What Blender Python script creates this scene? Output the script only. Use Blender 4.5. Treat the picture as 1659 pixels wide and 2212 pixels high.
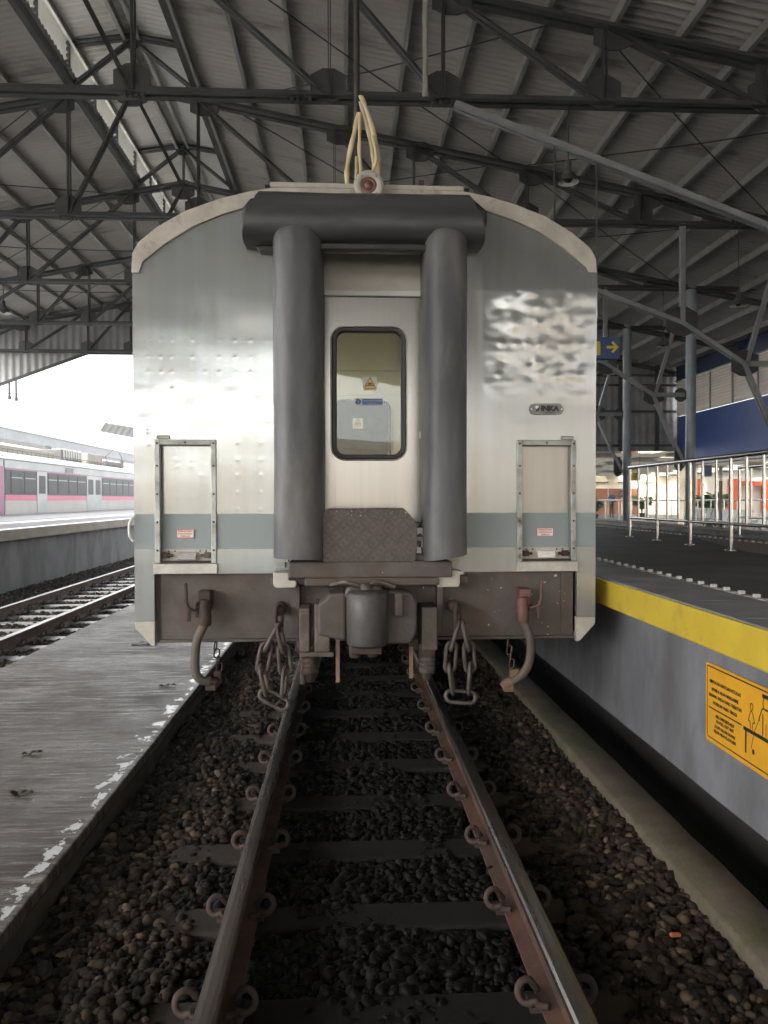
import bpy, bmesh, math, random
import numpy as np
from mathutils import Vector, Matrix, noise
from mathutils.geometry import tessellate_polygon
R = math.radians
for o in list(bpy.data.objects): bpy.data.objects.remove(o)
S = bpy.context.scene
COL = S.collection
rng = random.Random(7)

# ------------------------------------------------------------------ camera
cam_d = bpy.data.cameras.new('camera'); cam = bpy.data.objects.new('camera', cam_d); COL.objects.link(cam)
cam_d.sensor_fit = 'VERTICAL'; cam_d.sensor_height = 36; cam_d.lens = 36*1661/2212
cam_d.clip_start = 0.05; cam_d.clip_end = 3000
YAW, PIT, ROL = .0485, .0168, -.0023
_f0 = Vector((math.sin(YAW), math.cos(YAW), 0)); _r0 = Vector((math.cos(YAW), -math.sin(YAW), 0))
_f = _f0*math.cos(PIT) - Vector((0, 0, 1))*math.sin(PIT); _u0 = _r0.cross(_f)
_r = _r0*math.cos(ROL) + _u0*math.sin(ROL); _u = _u0*math.cos(ROL) - _r0*math.sin(ROL)
mw = Matrix.Identity(4)
for i in range(3):
    mw[i][0] = _r[i]; mw[i][1] = _u[i]; mw[i][2] = -_f[i]
mw.translation = Vector((-.139, 0, 1.545)); cam.matrix_world = mw
S.camera = cam
S.render.resolution_x = 768; S.render.resolution_y = 1024

# ------------------------------------------------------------------ world, sun, exposure
W = bpy.data.worlds.new('World'); S.world = W; W.use_nodes = True
nt = W.node_tree; nt.nodes.clear()
sky = nt.nodes.new('ShaderNodeTexSky'); sky.sky_type = 'NISHITA'; sky.sun_disc = False
SUN_EL, SUN_AZ = R(42), R(222)
sky.sun_elevation = SUN_EL; sky.sun_rotation = SUN_AZ; sky.dust_density = 4; sky.ozone_density = .6
hs = nt.nodes.new('ShaderNodeHueSaturation'); hs.inputs['Saturation'].default_value = .15
bg = nt.nodes.new('ShaderNodeBackground'); bg.inputs['Strength'].default_value = .15
wo = nt.nodes.new('ShaderNodeOutputWorld')
nt.links.new(sky.outputs[0], hs.inputs['Color']); nt.links.new(hs.outputs[0], bg.inputs[0]); nt.links.new(bg.outputs[0], wo.inputs[0])
sd = bpy.data.lights.new('sun', 'SUN'); so = bpy.data.objects.new('sun', sd); COL.objects.link(so)
sd.energy = 1.5; sd.angle = R(25); sd.color = (1, .93, .82)
sdir = Vector((math.sin(SUN_AZ)*math.cos(SUN_EL), math.cos(SUN_AZ)*math.cos(SUN_EL), math.sin(SUN_EL)))
so.rotation_euler = sdir.to_track_quat('Z', 'Y').to_euler()
S.view_settings.view_transform = 'Standard'; S.view_settings.look = 'None'
S.view_settings.gamma = 1; S.view_settings.exposure = 2.85
S.render.engine = 'CYCLES'
S.cycles.max_bounces = 10; S.cycles.diffuse_bounces = 6; S.cycles.glossy_bounces = 5; S.cycles.transparent_max_bounces = 12

# ------------------------------------------------------------------ materials
def nodes(name):
    m = bpy.data.materials.new(name); m.use_nodes = True
    n = m.node_tree.nodes; n.clear()
    out = n.new('ShaderNodeOutputMaterial'); b = n.new('ShaderNodeBsdfPrincipled')
    m.node_tree.links.new(b.outputs[0], out.inputs[0])
    return m, m.node_tree, b, out
def pos(t, scale=(1, 1, 1)):
    g = t.nodes.new('ShaderNodeNewGeometry'); mp = t.nodes.new('ShaderNodeMapping')
    mp.inputs['Scale'].default_value = scale
    t.links.new(g.outputs['Position'], mp.inputs[0]); return mp.outputs[0]
def nz(t, vec, scale, detail=5, rough=.6):
    n = t.nodes.new('ShaderNodeTexNoise'); n.inputs['Scale'].default_value = scale
    n.inputs['Detail'].default_value = detail; n.inputs['Roughness'].default_value = rough
    t.links.new(vec, n.inputs['Vector']); return n.outputs['Fac']
def ramp(t, fac, a, b, c0=(0, 0, 0), c1=(1, 1, 1)):
    r = t.nodes.new('ShaderNodeValToRGB'); e = r.color_ramp.elements
    e[0].position = a; e[1].position = b; e[0].color = (*c0, 1); e[1].color = (*c1, 1)
    t.links.new(fac, r.inputs[0]); return r.outputs[0]
def mixc(t, fac, a, b):
    m = t.nodes.new('ShaderNodeMix'); m.data_type = 'RGBA'
    for s, v in ((m.inputs[0], fac), (m.inputs[6], a), (m.inputs[7], b)):
        if isinstance(v, (int, float)): s.default_value = v
        elif isinstance(v, tuple): s.default_value = (*v, 1)
        else: t.links.new(v, s)
    return m.outputs[2]
def math_(t, op, a, b=0.0, clamp=False):
    m = t.nodes.new('ShaderNodeMath'); m.operation = op; m.use_clamp = clamp
    for s, v in ((m.inputs[0], a), (m.inputs[1], b)):
        if isinstance(v, (int, float)): s.default_value = v
        else: t.links.new(v, s)
    return m.outputs[0]
def bump(t, b, h, strength, dist=.01):
    n = t.nodes.new('ShaderNodeBump'); n.inputs['Strength'].default_value = strength; n.inputs['Distance'].default_value = dist
    t.links.new(h, n.inputs['Height']); t.links.new(n.outputs[0], b.inputs['Normal']); return n
def M(name, c1, c2=None, scale=4, rough=.6, r2=None, metal=0, bmp=0, bscale=60, bdist=.004, st=(1, 1, 1), lo=.35, hi=.65, c3=None, s3=.8, lo3=.55, hi3=.7, detail=6):
    m, t, b, out = nodes(name); c2 = c2 or tuple(x*.7 for x in c1)
    p = pos(t, st); f = nz(t, p, scale, detail); fr = ramp(t, f, lo, hi)
    col = mixc(t, fr, c1, c2)
    if c3:
        f3 = nz(t, pos(t, st), s3*1.37, 7, .65); col = mixc(t, ramp(t, f3, lo3, hi3), col, c3)
    t.links.new(col, b.inputs['Base Color'])
    b.inputs['Metallic'].default_value = metal
    if r2 is None: b.inputs['Roughness'].default_value = rough
    else:
        rr = t.nodes.new('ShaderNodeMapRange'); t.links.new(f, rr.inputs[0])
        rr.inputs[1].default_value = lo; rr.inputs[2].default_value = hi; rr.inputs[3].default_value = rough; rr.inputs[4].default_value = r2
        t.links.new(rr.outputs[0], b.inputs['Roughness'])
    if bmp: bump(t, b, nz(t, pos(t, st), bscale, 6), bmp, bdist)
    return m

def sep(t):
    g = t.nodes.new('ShaderNodeNewGeometry'); s = t.nodes.new('ShaderNodeSeparateXYZ'); t.links.new(g.outputs['Position'], s.inputs[0]); return s.outputs
def band(t, v, a, b):      # hard-edged 1 inside [a,b]
    return math_(t, 'MULTIPLY', math_(t, 'GREATER_THAN', v, a), math_(t, 'LESS_THAN', v, b))

def steel(name, rough, fine, tint=(.60, .60, .575), polish=False):
    m, t, b, out = nodes(name); xyz = sep(t)
    streak = nz(t, pos(t, (60, 60, 1.2)), 1.0, 4, .6)        # vertical brushing
    drips = nz(t, pos(t, (16, 16, .45)), 1.0, 5, .6)            # run marks
    blot = nz(t, pos(t, (2.2, 2.2, 2.2)), 1.0, 6, .6)
    col = mixc(t, ramp(t, drips, .35, .75), tint, tuple(x*.90*y for x, y in zip(tint, (1, .97, .9))))
    col = mixc(t, math_(t, 'MULTIPLY', ramp(t, blot, .5, .8), .45), col, (.43, .40, .35))
    edge = math_(t, 'ADD', xyz[2], math_(t, 'MULTIPLY', math_(t, 'SUBTRACT', nz(t, pos(t), 14, 3), .5), .006))
    st = band(t, edge, 1.226, 1.453)
    col = mixc(t, st, col, (.24, .275, .275))
    t.links.new(col, b.inputs['Base Color'])
    me = mixc(t, st, (.60, .60, .60), (.05, .05, .05)); t.links.new(me, b.inputs['Metallic'])
    r0 = math_(t, 'ADD', math_(t, 'MULTIPLY', streak, .08), rough - .04)
    r0 = math_(t, 'ADD', r0, math_(t, 'MULTIPLY', blot, .05))
    if polish:    # buffed bright field of the maker's side, dull at its borders
        rx = t.nodes.new('ShaderNodeMapRange'); rx.interpolation_type = 'SMOOTHSTEP'
        t.links.new(xyz[0], rx.inputs[0]); rx.inputs[1].default_value = .735; rx.inputs[2].default_value = .76
        rz = t.nodes.new('ShaderNodeMapRange'); rz.interpolation_type = 'SMOOTHSTEP'
        t.links.new(xyz[2], rz.inputs[0]); rz.inputs[1].default_value = 2.1; rz.inputs[2].default_value = 2.35
        k = math_(t, 'MULTIPLY', rx.outputs[0], rz.outputs[0])
        r0 = math_(t, 'SUBTRACT', r0, math_(t, 'MULTIPLY', k, rough - .10))
        r0 = math_(t, 'MAXIMUM', r0, .165)
    rr = math_(t, 'ADD', math_(t, 'MULTIPLY', st, .28), r0, True); t.links.new(rr, b.inputs['Roughness'])
    h = math_(t, 'ADD', math_(t, 'MULTIPLY', streak, fine), math_(t, 'MULTIPLY', nz(t, pos(t, (6, 6, 3)), 1, 2), .25))
    bump(t, b, h, .10, .0025)
    return m

MAT = {}
MAT['face_left'] = steel('brushed_stainless', .15, .2, (.355, .38, .38))
MAT['face_right'] = steel('buffed_stainless', .20, .15, (.36, .372, .37), polish=True)
MAT['door_steel'] = M('door_stainless', (.41, .40, .375), (.375, .365, .34), 1.0, .20, .25, .65, .03, 1.0, .003, st=(40, 40, .8), c3=(.22, .15, .095), s3=1.0, lo3=.64, hi3=.74)
MAT['lintel'] = M('beige_lintel_paint', (.50, .48, .43), (.42, .40, .35), 5, .4, .5)
MAT['rubber_dark'] = M('dark_rubber', (.055, .056, .058), (.038, .039, .041), 3, .42, .55, 0, .35, 9, .012, st=(.35, 1, 1), c3=(.085, .083, .08), s3=2.6, lo3=.5, hi3=.72)
MAT['trim_steel'] = M('dull_stainless_trim', (.47, .455, .42), (.37, .35, .32), 12, .32, .45, .6, .1, 50)
MAT['cream'] = M('dusty_cream_paint', (.47, .44, .38), (.36, .33, .28), 7, .55, .7, 0, .15, 40, c3=(.17, .13, .10), s3=3, lo3=.56, hi3=.72)
MAT['rubber'] = M('dusty_grey_rubber', (.092, .092, .095), (.062, .062, .065), 3, .45, .6, 0, .35, 9, .012, st=(1, 1, .35), c3=(.15, .143, .135), s3=2.6, lo3=.48, hi3=.7)
MAT['blackrubber'] = M('black_rubber', (.022, .021, .02), (.03, .028, .026), 20, .4)
MAT['frame'] = M('bare_metal_frame', (.40, .41, .38), (.26, .27, .25), 10, .42, .55, .6, .1, 60, c3=(.16, .11, .08), s3=6, lo3=.6, hi3=.72)
MAT['headstock'] = M('grimy_brown_steel', (.072, .062, .054), (.050, .042, .036), 5, .6, .75, .1, .5, 45, .006, c3=(.095, .060, .040), s3=2.5, lo3=.5, hi3=.7)
MAT['rust'] = M('brown_rust', (.062, .036, .026), (.036, .024, .019), 9, .7, .8, .15, .6, 60, .005)
MAT['dust_iron'] = M('dusty_iron', (.125, .098, .080), (.075, .058, .047), 8, .6, .75, .2, .6, 70, .004)
MAT['coupler'] = M('worn_coupler_iron', (.082, .077, .072), (.055, .047, .042), 7, .5, .65, .4, .5, 50, .006, c3=(.10, .06, .045), s3=3)
MAT['redcock'] = M('faded_red_paint', (.15, .055, .045), (.09, .055, .047), 14, .55, .7, 0, .4, 70, .004)
MAT['hose'] = M('dusty_hose_rubber', (.075, .066, .058), (.12, .085, .058), 5, .65, .75, 0, .3, 80, .003)
MAT['tan_rust'] = M('tan_rust', (.24, .15, .09), (.15, .09, .06), 10, .7, .8, 0, .4, 70)
MAT['chain'] = M('dusty_chain', (.115, .094, .078), (.065, .051, .041), 14, .6, .7, .3, .5, 90, .003)
MAT['red_lens'] = M('red_lens', (.17, .075, .06), (.13, .055, .045), 30, .4)
MAT['grey_metal'] = M('grey_painted_metal', (.45, .45, .43), (.36, .35, .33), 10, .45)
MAT['cream_wall'] = M('vestibule_cream', (.80, .765, .61), (.75, .715, .565), 2, .45)
MAT['blue_glassy'] = M('blue_interior_panel', (.24, .33, .37), (.17, .24, .28), 5, .3)
MAT['white'] = M('white_sticker', (.78, .77, .72), (.70, .69, .64), 30, .5)
MAT['sticker_red'] = M('red_print', (.55, .06, .05), (.5, .06, .05), 30, .5)
MAT['sticker_yellow'] = M('yellow_print', (.80, .50, .10), (.72, .45, .09), 30, .5)
MAT['sticker_blue'] = M('blue_print', (.10, .22, .52), (.09, .2, .46), 30, .5)
MAT['black'] = M('black_print', (.02, .018, .015), (.025, .02, .018), 30, .5)
MAT['strap'] = M('yellowed_flat_hose', (.56, .49, .27), (.58, .46, .31), 6, .5, c3=(.40, .41, .13), s3=5)
MAT['black_pipe'] = M('black_pipe', (.03, .028, .028), (.05, .045, .04), 12, .5)
MAT['conduit'] = M('grey_conduit', (.33, .33, .30), (.24, .24, .22), 10, .5)
MAT['roof_sheet'] = M('dusty_roof_sheet', (.42, .405, .38), (.33, .315, .295), .55, .55, .65, .1, 0, st=(.4, 1.6, 1), c3=(.12, .105, .09), s3=.7, lo3=.58, hi3=.75)
MAT['roof_light'] = M('paler_roof_sheet', (.60, .60, .58), (.52, .52, .50), .8, .4, .5, .1)
MAT['truss'] = M('dark_grey_green_steel', (.050, .055, .055), (.036, .038, .038), 3, .55, .7, .1, .1, 40)
MAT['purlin'] = M('galvanised_purlin', (.33, .33, .31), (.26, .26, .245), 4, .45, .55, .2)
MAT['column'] = M('blue_grey_column_paint', (.27, .31, .34), (.21, .24, .265), 3, .3, .5, 0, .1, 40)
MAT['knee'] = M('pale_galvanised_channel', (.26, .275, .28), (.20, .215, .22), 4, .4, .5, .2)
MAT['louvre'] = M('white_louvre', (.66, .66, .63), (.58, .58, .55), 3, .5)
MAT['gable'] = M('grey_corrugated_cladding', (.30, .30, .30), (.21, .21, .21), 1.3, .5, .6, .2, c3=(.13, .12, .11), s3=.7, lo3=.6, hi3=.75)
MAT['far_sheet'] = M('weathered_far_sheet', (.026, .029, .026), (.018, .020, .018), 1.3, .8)
MAT['far_fascia'] = M('grey_blue_fascia', (.26, .275, .29), (.22, .23, .245), 1, .6)
MAT['white_sheet'] = M('pale_corrugated_cladding', (.76, .70, .62), (.69, .63, .56), 1.5, .6)
MAT['blue_wall'] = M('deep_blue_cladding', (.024, .066, .24), (.020, .055, .20), 1.5, .35, .5)
MAT['blue_dark'] = M('navy_trim', (.016, .032, .085), (.013, .026, .07), 1.5, .4)
MAT['white_wall'] = M('cream_plaster', (.80, .71, .57), (.74, .65, .52), 1.5, .7, c3=(.50, .43, .33), s3=.5)
MAT['white_plaster'] = M('white_plaster', (.82, .80, .76), (.78, .76, .72), 1.5, .7)
MAT['wood'] = M('brown_door_wood', (.24, .085, .035), (.18, .06, .025), 2, .45, st=(8, 8, 1))
MAT['orange'] = M('orange_red_paint', (.68, .11, .03), (.60, .10, .03), 3, .45)
MAT['hall_roof'] = M('hall_ceiling', (.40, .37, .30), (.34, .31, .25), 1, .7)
MAT['stainless'] = M('polished_stainless_tube', (.63, .62, .60), (.58, .57, .55), 14, .16, .24, 1)
MAT['asphalt'] = M('dark_platform_asphalt', (.035, .034, .033), (.025, .024, .0235), 2.0, .65, .8, 0, .5, 160, .004, c3=(.055, .052, .05), s3=.6)
MAT['tile'] = M('grey_platform_paving', (.20, .193, .19), (.155, .148, .146), 3, .45, .6, 0, .2, 90, c3=(.07, .065, .062), s3=1.2)
MAT['tile_brown'] = M('brown_paving', (.15, .125, .10), (.12, .10, .08), 3, .6)
MAT['stud'] = M('pale_tactile_stud', (.50, .48, .44), (.40, .38, .35), 20, .25, .4)
MAT['yellow'] = M('yellow_edge_paint', (.56, .41, .035), (.50, .35, .028), 3, .5, .62, 0, .15, 40, c3=(.30, .22, .06), s3=3.0, lo3=.54, hi3=.78)
MAT['plat_wall'] = M('grey_rendered_wall', (.185, .187, .198), (.125, .126, .134), 2.2, .65, .8, 0, .3, 30, .006, st=(1, 1, .45), c3=(.085, .08, .075), s3=1.3, lo3=.47, hi3=.72)
MAT['lip'] = M('rough_mortar_lip', (.24, .235, .23), (.17, .165, .16), 6, .8, .9, 0, .6, 40, .006, c3=(.06, .055, .05), s3=5, lo3=.58, hi3=.66)
MAT['void'] = M('recess_shade_black', (.020, .018, .016), (.014, .013, .012), 3, .75)  # ditch shade put into a near-black base colour; underframe shares it
MAT['coping'] = M('worn_beige_coping', (.38, .34, .28), (.30, .27, .22), 4, .6, .7, 0, .2, 40)
MAT['coping_white'] = M('white_edge_line', (.74, .74, .74), (.62, .62, .62), 4, .5)
MAT['far_floor'] = M('grey_concrete_floor', (.075, .075, .078), (.06, .06, .062), 1, .55, .7)
MAT['slab_side'] = M('damp_slab_side', (.045, .037, .029), (.027, .022, .018), 5, .8, .9, 0, .5, 30, .006)
MAT['kerb'] = M('mossy_concrete_kerb', (.125, .098, .070), (.085, .066, .048), 5, .75, .85, 0, .8, 35, .008, c3=(.052, .060, .020), s3=1.6, lo3=.46, hi3=.62)
MAT['rail_side'] = M('rusty_rail_side', (.130, .068, .048), (.075, .044, .034), 8, .5, .65, .35, .4, 70, .004, c3=(.06, .05, .045), s3=3)
MAT['rail_top'] = M('worn_rail_top', (.30, .285, .27), (.22, .18, .15), 1.0, .22, .34, .95, .1, 20, .002, st=(12, .6, 3))
MAT['sleeper'] = M('dark_concrete_sleeper', (.050, .041, .033), (.032, .026, .021), 5, .8, .9, 0, .5, 40)
MAT['sleeper_wet'] = M('wet_pale_sleeper', (.34, .34, .34), (.25, .25, .25), 5, .22, .4, 0, .3, 40)
MAT['bed'] = M('oily_track_bed', (.010, .0085, .007), (.017, .0135, .011), 9, .55, .75, 0, 1.0, 24, .03)
MAT['ground'] = M('grey_ground', (.20, .19, .175), (.15, .14, .13), .3, .8)
MAT['added_bank'] = M('added_bank_tone', (.22, .165, .105), (.27, .20, .13), .3, .9)  # tone of the unseen bank added for reflections
MAT['emu_silver'] = M('emu_silver', (.34, .355, .34), (.27, .29, .285), .7, .35, .45, .3, st=(1, 1, 2))
MAT['emu_white'] = M('emu_pale_lower', (.36, .345, .325), (.31, .30, .28), .7, .4, .5, .1)
MAT['emu_pink'] = M('emu_pink_stripe', (.42, .04, .12), (.37, .035, .10), 2, .35)
MAT['emu_purple'] = M('emu_mauve', (.20, .05, .12), (.17, .04, .10), 2, .35)
MAT['emu_grey'] = M('emu_window_band', (.035, .04, .042), (.028, .031, .033), 1, .4)
MAT['emu_glass'] = M('emu_dark_glass', (.006, .008, .009), (.02, .022, .023), .9, .35)
MAT['roof_kit'] = M('roof_equipment', (.20, .17, .125), (.14, .12, .09), 2, .6)
MAT['roof_kit_dark'] = M('roof_equipment_dark', (.045, .042, .04), (.03, .029, .028), 2, .6)
MAT['sign_blue'] = M('sign_blue', (.035, .075, .24), (.03, .065, .20), 3, .4)
MAT['sign_yellow'] = M('sign_yellow', (.72, .62, .05), (.68, .58, .05), 3, .45)
MAT['board_yellow'] = M('board_amber', (.66, .33, .022), (.58, .28, .018), 3, .4, .5)
MAT['lamp_shade'] = M('enamel_lamp_shade', (.07, .07, .07), (.05, .05, .05), 8, .35)
MAT['lamp_inner'] = M('white_lamp_reflector', (.75, .74, .71), (.68, .67, .64), 8, .3)
MAT['leaf'] = M('green_leaf', (.055, .11, .025), (.035, .075, .018), 10, .45)
MAT['pot'] = M('dark_pot', (.06, .055, .05), (.045, .04, .038), 8, .5)
MAT['shirt'] = M('blue_shirt', (.035, .07, .20), (.03, .055, .16), 10, .8)
MAT['trousers'] = M('dark_trousers', (.025, .027, .035), (.02, .022, .03), 10, .8)
MAT['skin'] = M('brown_skin', (.30, .17, .11), (.27, .15, .10), 10, .6)
MAT['hair'] = M('black_hair', (.012, .011, .01), (.01, .01, .01), 10, .5)
MAT['seat_metal'] = M('grey_seat_metal', (.42, .46, .48), (.36, .40, .42), 10, .35, .45, .5)
MAT['screen'] = M('dark_screen', (.015, .016, .02), (.02, .02, .025), 5, .15)
MAT['green'] = M('green_strip', (.05, .28, .12), (.04, .24, .10), 5, .5)
MAT['dead_leaf'] = M('dark_dead_leaf', (.045, .032, .024), (.03, .022, .017), 30, .5)
MAT['brick_red'] = M('broken_red_brick', (.50, .13, .06), (.42, .10, .05), 20, .7)

for k_ in ('emu_glass', 'emu_grey', 'emu_silver', 'emu_white'):
    [n for n in MAT[k_].node_tree.nodes if n.type == 'BSDF_PRINCIPLED'][0].inputs['Specular IOR Level'].default_value = .12
def glass(name, tint, gloss=.16):
    m, t, b, out = nodes(name); t.nodes.remove(b)
    tr = t.nodes.new('ShaderNodeBsdfTransparent'); tr.inputs[0].default_value = (*tint, 1)
    gl = t.nodes.new('ShaderNodeBsdfGlossy'); gl.inputs['Roughness'].default_value = .015
    fr = t.nodes.new('ShaderNodeFresnel'); fr.inputs[0].default_value = 1.5
    f = math_(t, 'ADD', fr.outputs[0], gloss, True)
    mx = t.nodes.new('ShaderNodeMixShader'); t.links.new(f, mx.inputs[0]); t.links.new(tr.outputs[0], mx.inputs[1]); t.links.new(gl.outputs[0], mx.inputs[2])
    t.links.new(mx.outputs[0], out.inputs[0]); return m
MAT['glass'] = glass('window_glass', (.94, .96, .92), 0)
MAT['skylight'] = glass('translucent_roof_panel', (1.0, .97, .88), 0)

def slab_mat():
    m, t, b, out = nodes('wet_broomed_concrete'); xyz = sep(t)
    groove = nz(t, pos(t, (2.0, 20, 1)), 1.0, 6, .7)
    fineg = nz(t, pos(t, (6, 60, 1)), 1.0, 4, .6)
    blot = nz(t, pos(t), 1.1, 7, .62); spot = nz(t, pos(t), 9, 5, .6)
    col = mixc(t, ramp(t, blot, .36, .66), (.105, .082, .060), (.056, .042, .030))
    col = mixc(t, math_(t, 'MULTIPLY', ramp(t, groove, .50, .60), ramp(t, nz(t, pos(t), 2.0, 5, .7), .40, .62)), col, (.19, .165, .135))
    col = mixc(t, math_(t, 'MULTIPLY', ramp(t, groove, .36, .44, (1, 1, 1), (0, 0, 0)), .7), col, (.030, .024, .019))
    # broken white patches along the track-side edge
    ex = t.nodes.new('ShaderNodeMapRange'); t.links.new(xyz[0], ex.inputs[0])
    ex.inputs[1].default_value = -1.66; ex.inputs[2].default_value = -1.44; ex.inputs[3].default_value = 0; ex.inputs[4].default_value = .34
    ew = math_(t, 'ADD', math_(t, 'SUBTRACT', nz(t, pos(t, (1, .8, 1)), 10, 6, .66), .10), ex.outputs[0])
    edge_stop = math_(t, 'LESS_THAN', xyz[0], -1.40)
    white_patch = math_(t, 'MULTIPLY', ramp(t, ew, .755, .765), edge_stop)
    col = mixc(t, white_patch, col, (.66, .66, .65)); t.links.new(col, b.inputs['Base Color'])
    wet = ramp(t, blot, .40, .70)
    r = math_(t, 'ADD', math_(t, 'MULTIPLY', wet, .25), .38)
    r = math_(t, 'SUBTRACT', r, math_(t, 'MULTIPLY', ramp(t, groove, .50, .62), .26))
    r = math_(t, 'ADD', r, math_(t, 'MULTIPLY', math_(t, 'SUBTRACT', spot, .5), .3), True)
    inv = math_(t, 'SUBTRACT', 1.0, white_patch)
    r = math_(t, 'ADD', math_(t, 'MULTIPLY', r, inv), math_(t, 'MULTIPLY', white_patch, .22)); t.links.new(r, b.inputs['Roughness'])
    h = math_(t, 'ADD', math_(t, 'MULTIPLY', groove, 1.0), math_(t, 'MULTIPLY', fineg, .5))
    h = math_(t, 'ADD', h, math_(t, 'MULTIPLY', spot, .5)); h = math_(t, 'MULTIPLY', h, inv)
    b.inputs['Specular IOR Level'].default_value = .32
    bump(t, b, h, .9, .02)
    return m
MAT['slab'] = slab_mat()
def stone_mat():
    m, t, b, out = nodes('ballast_stone'); g = t.nodes.new('ShaderNodeNewGeometry')
    r = t.nodes.new('ShaderNodeValToRGB'); e = r.color_ramp.elements
    e[0].position = 0; e[0].color = (.012, .0095, .0075, 1); e[1].position = 1; e[1].color = (.15, .108, .070, 1)
    for p_, c in ((.3, (.022, .016, .012, 1)), (.55, (.045, .032, .022, 1)), (.75, (.030, .025, .021, 1)), (.9, (.085, .058, .038, 1))):
        k = e.new(p_); k.color = c
    t.links.new(g.outputs['Random Per Island'], r.inputs[0])
    blotch = ramp(t, nz(t, pos(t), 1.6, 5), .42, .64); xyz = sep(t)
    # stones get darker towards the track centre
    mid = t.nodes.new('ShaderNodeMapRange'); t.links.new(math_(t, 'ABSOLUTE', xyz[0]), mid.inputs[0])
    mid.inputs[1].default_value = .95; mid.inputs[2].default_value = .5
    k = math_(t, 'ADD', math_(t, 'MULTIPLY', blotch, .55), math_(t, 'MULTIPLY', mid.outputs[0], .95), True)
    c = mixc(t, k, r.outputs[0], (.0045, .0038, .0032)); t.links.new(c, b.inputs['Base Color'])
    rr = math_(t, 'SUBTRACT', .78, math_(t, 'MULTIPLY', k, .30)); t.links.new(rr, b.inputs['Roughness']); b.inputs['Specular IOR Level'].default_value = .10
    bump(t, b, nz(t, pos(t), 90, 4), .3, .004); return m
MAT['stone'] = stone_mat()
def darken_sleeper_mid():  # makes sleepers darker between the rails
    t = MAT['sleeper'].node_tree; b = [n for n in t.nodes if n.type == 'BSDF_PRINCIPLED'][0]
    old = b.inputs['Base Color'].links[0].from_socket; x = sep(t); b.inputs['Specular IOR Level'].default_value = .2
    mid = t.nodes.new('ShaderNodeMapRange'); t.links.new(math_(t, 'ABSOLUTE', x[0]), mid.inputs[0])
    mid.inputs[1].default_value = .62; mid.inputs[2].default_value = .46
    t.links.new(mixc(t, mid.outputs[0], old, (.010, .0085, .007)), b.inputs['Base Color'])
darken_sleeper_mid()
def tread_mat():
    m, t, b, out = nodes('worn_tread_plate')
    def bars(ang, off):
        mp = t.nodes.new('ShaderNodeMapping'); g = t.nodes.new('ShaderNodeTexCoord')
        mp.inputs['Rotation'].default_value = (0, R(ang), 0); mp.inputs['Location'].default_value = off
        t.links.new(g.outputs['Object'], mp.inputs[0]); s = t.nodes.new('ShaderNodeSeparateXYZ'); t.links.new(mp.outputs[0], s.inputs[0])
        a = math_(t, 'SINE', math_(t, 'MULTIPLY', s.outputs[0], 190)); c = math_(t, 'SINE', math_(t, 'MULTIPLY', s.outputs[2], 95))
        return math_(t, 'MULTIPLY', math_(t, 'GREATER_THAN', a, .55), math_(t, 'GREATER_THAN', c, -.1))
    h = math_(t, 'MAXIMUM', bars(45, (0, 0, 0)), bars(-45, (.012, 0, .012)))
    n = nz(t, pos(t), 14, 6)
    c = mixc(t, ramp(t, n, .35, .65), (.090, .072, .064), (.060, .046, .040))
    c = mixc(t, math_(t, 'MULTIPLY', h, .5), c, (.13, .105, .09))
    hz = sep(t); chip = math_(t, 'MULTIPLY', ramp(t, nz(t, pos(t), 60, 4), .62, .66), math_(t, 'GREATER_THAN', hz[2], 1.43))
    c = mixc(t, chip, c, (.5, .48, .44))
    t.links.new(c, b.inputs['Base Color']); b.inputs['Roughness'].default_value = .5; b.inputs['Metallic'].default_value = .3
    bump(t, b, math_(t, 'ADD', h, math_(t, 'MULTIPLY', n, .6)), .6, .004); return m
MAT['tread'] = tread_mat()
def specked():
    m = M('grimy_steel_with_paint_flecks', (.098, .082, .070), (.070, .057, .048), 5, .6, .75, .1, .5, 45, .006, c3=(.095, .058, .040), s3=2.5, lo3=.5, hi3=.7)
    t = m.node_tree; b = [n for n in t.nodes if n.type == 'BSDF_PRINCIPLED'][0]
    old = b.inputs['Base Color'].links[0].from_socket; x = sep(t)
    right = t.nodes.new('ShaderNodeMapRange'); t.links.new(x[0], right.inputs[0]); right.inputs[1].default_value = .35; right.inputs[2].default_value = .8
    v = math_(t, 'GREATER_THAN', math_(t, 'ADD', nz(t, pos(t), 42, 2, .4), math_(t, 'MULTIPLY', right.outputs[0], .06)), .80)
    t.links.new(mixc(t, v, old, (.62, .58, .52)), b.inputs['Base Color']); return m
MAT['headstock'] = specked()

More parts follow.
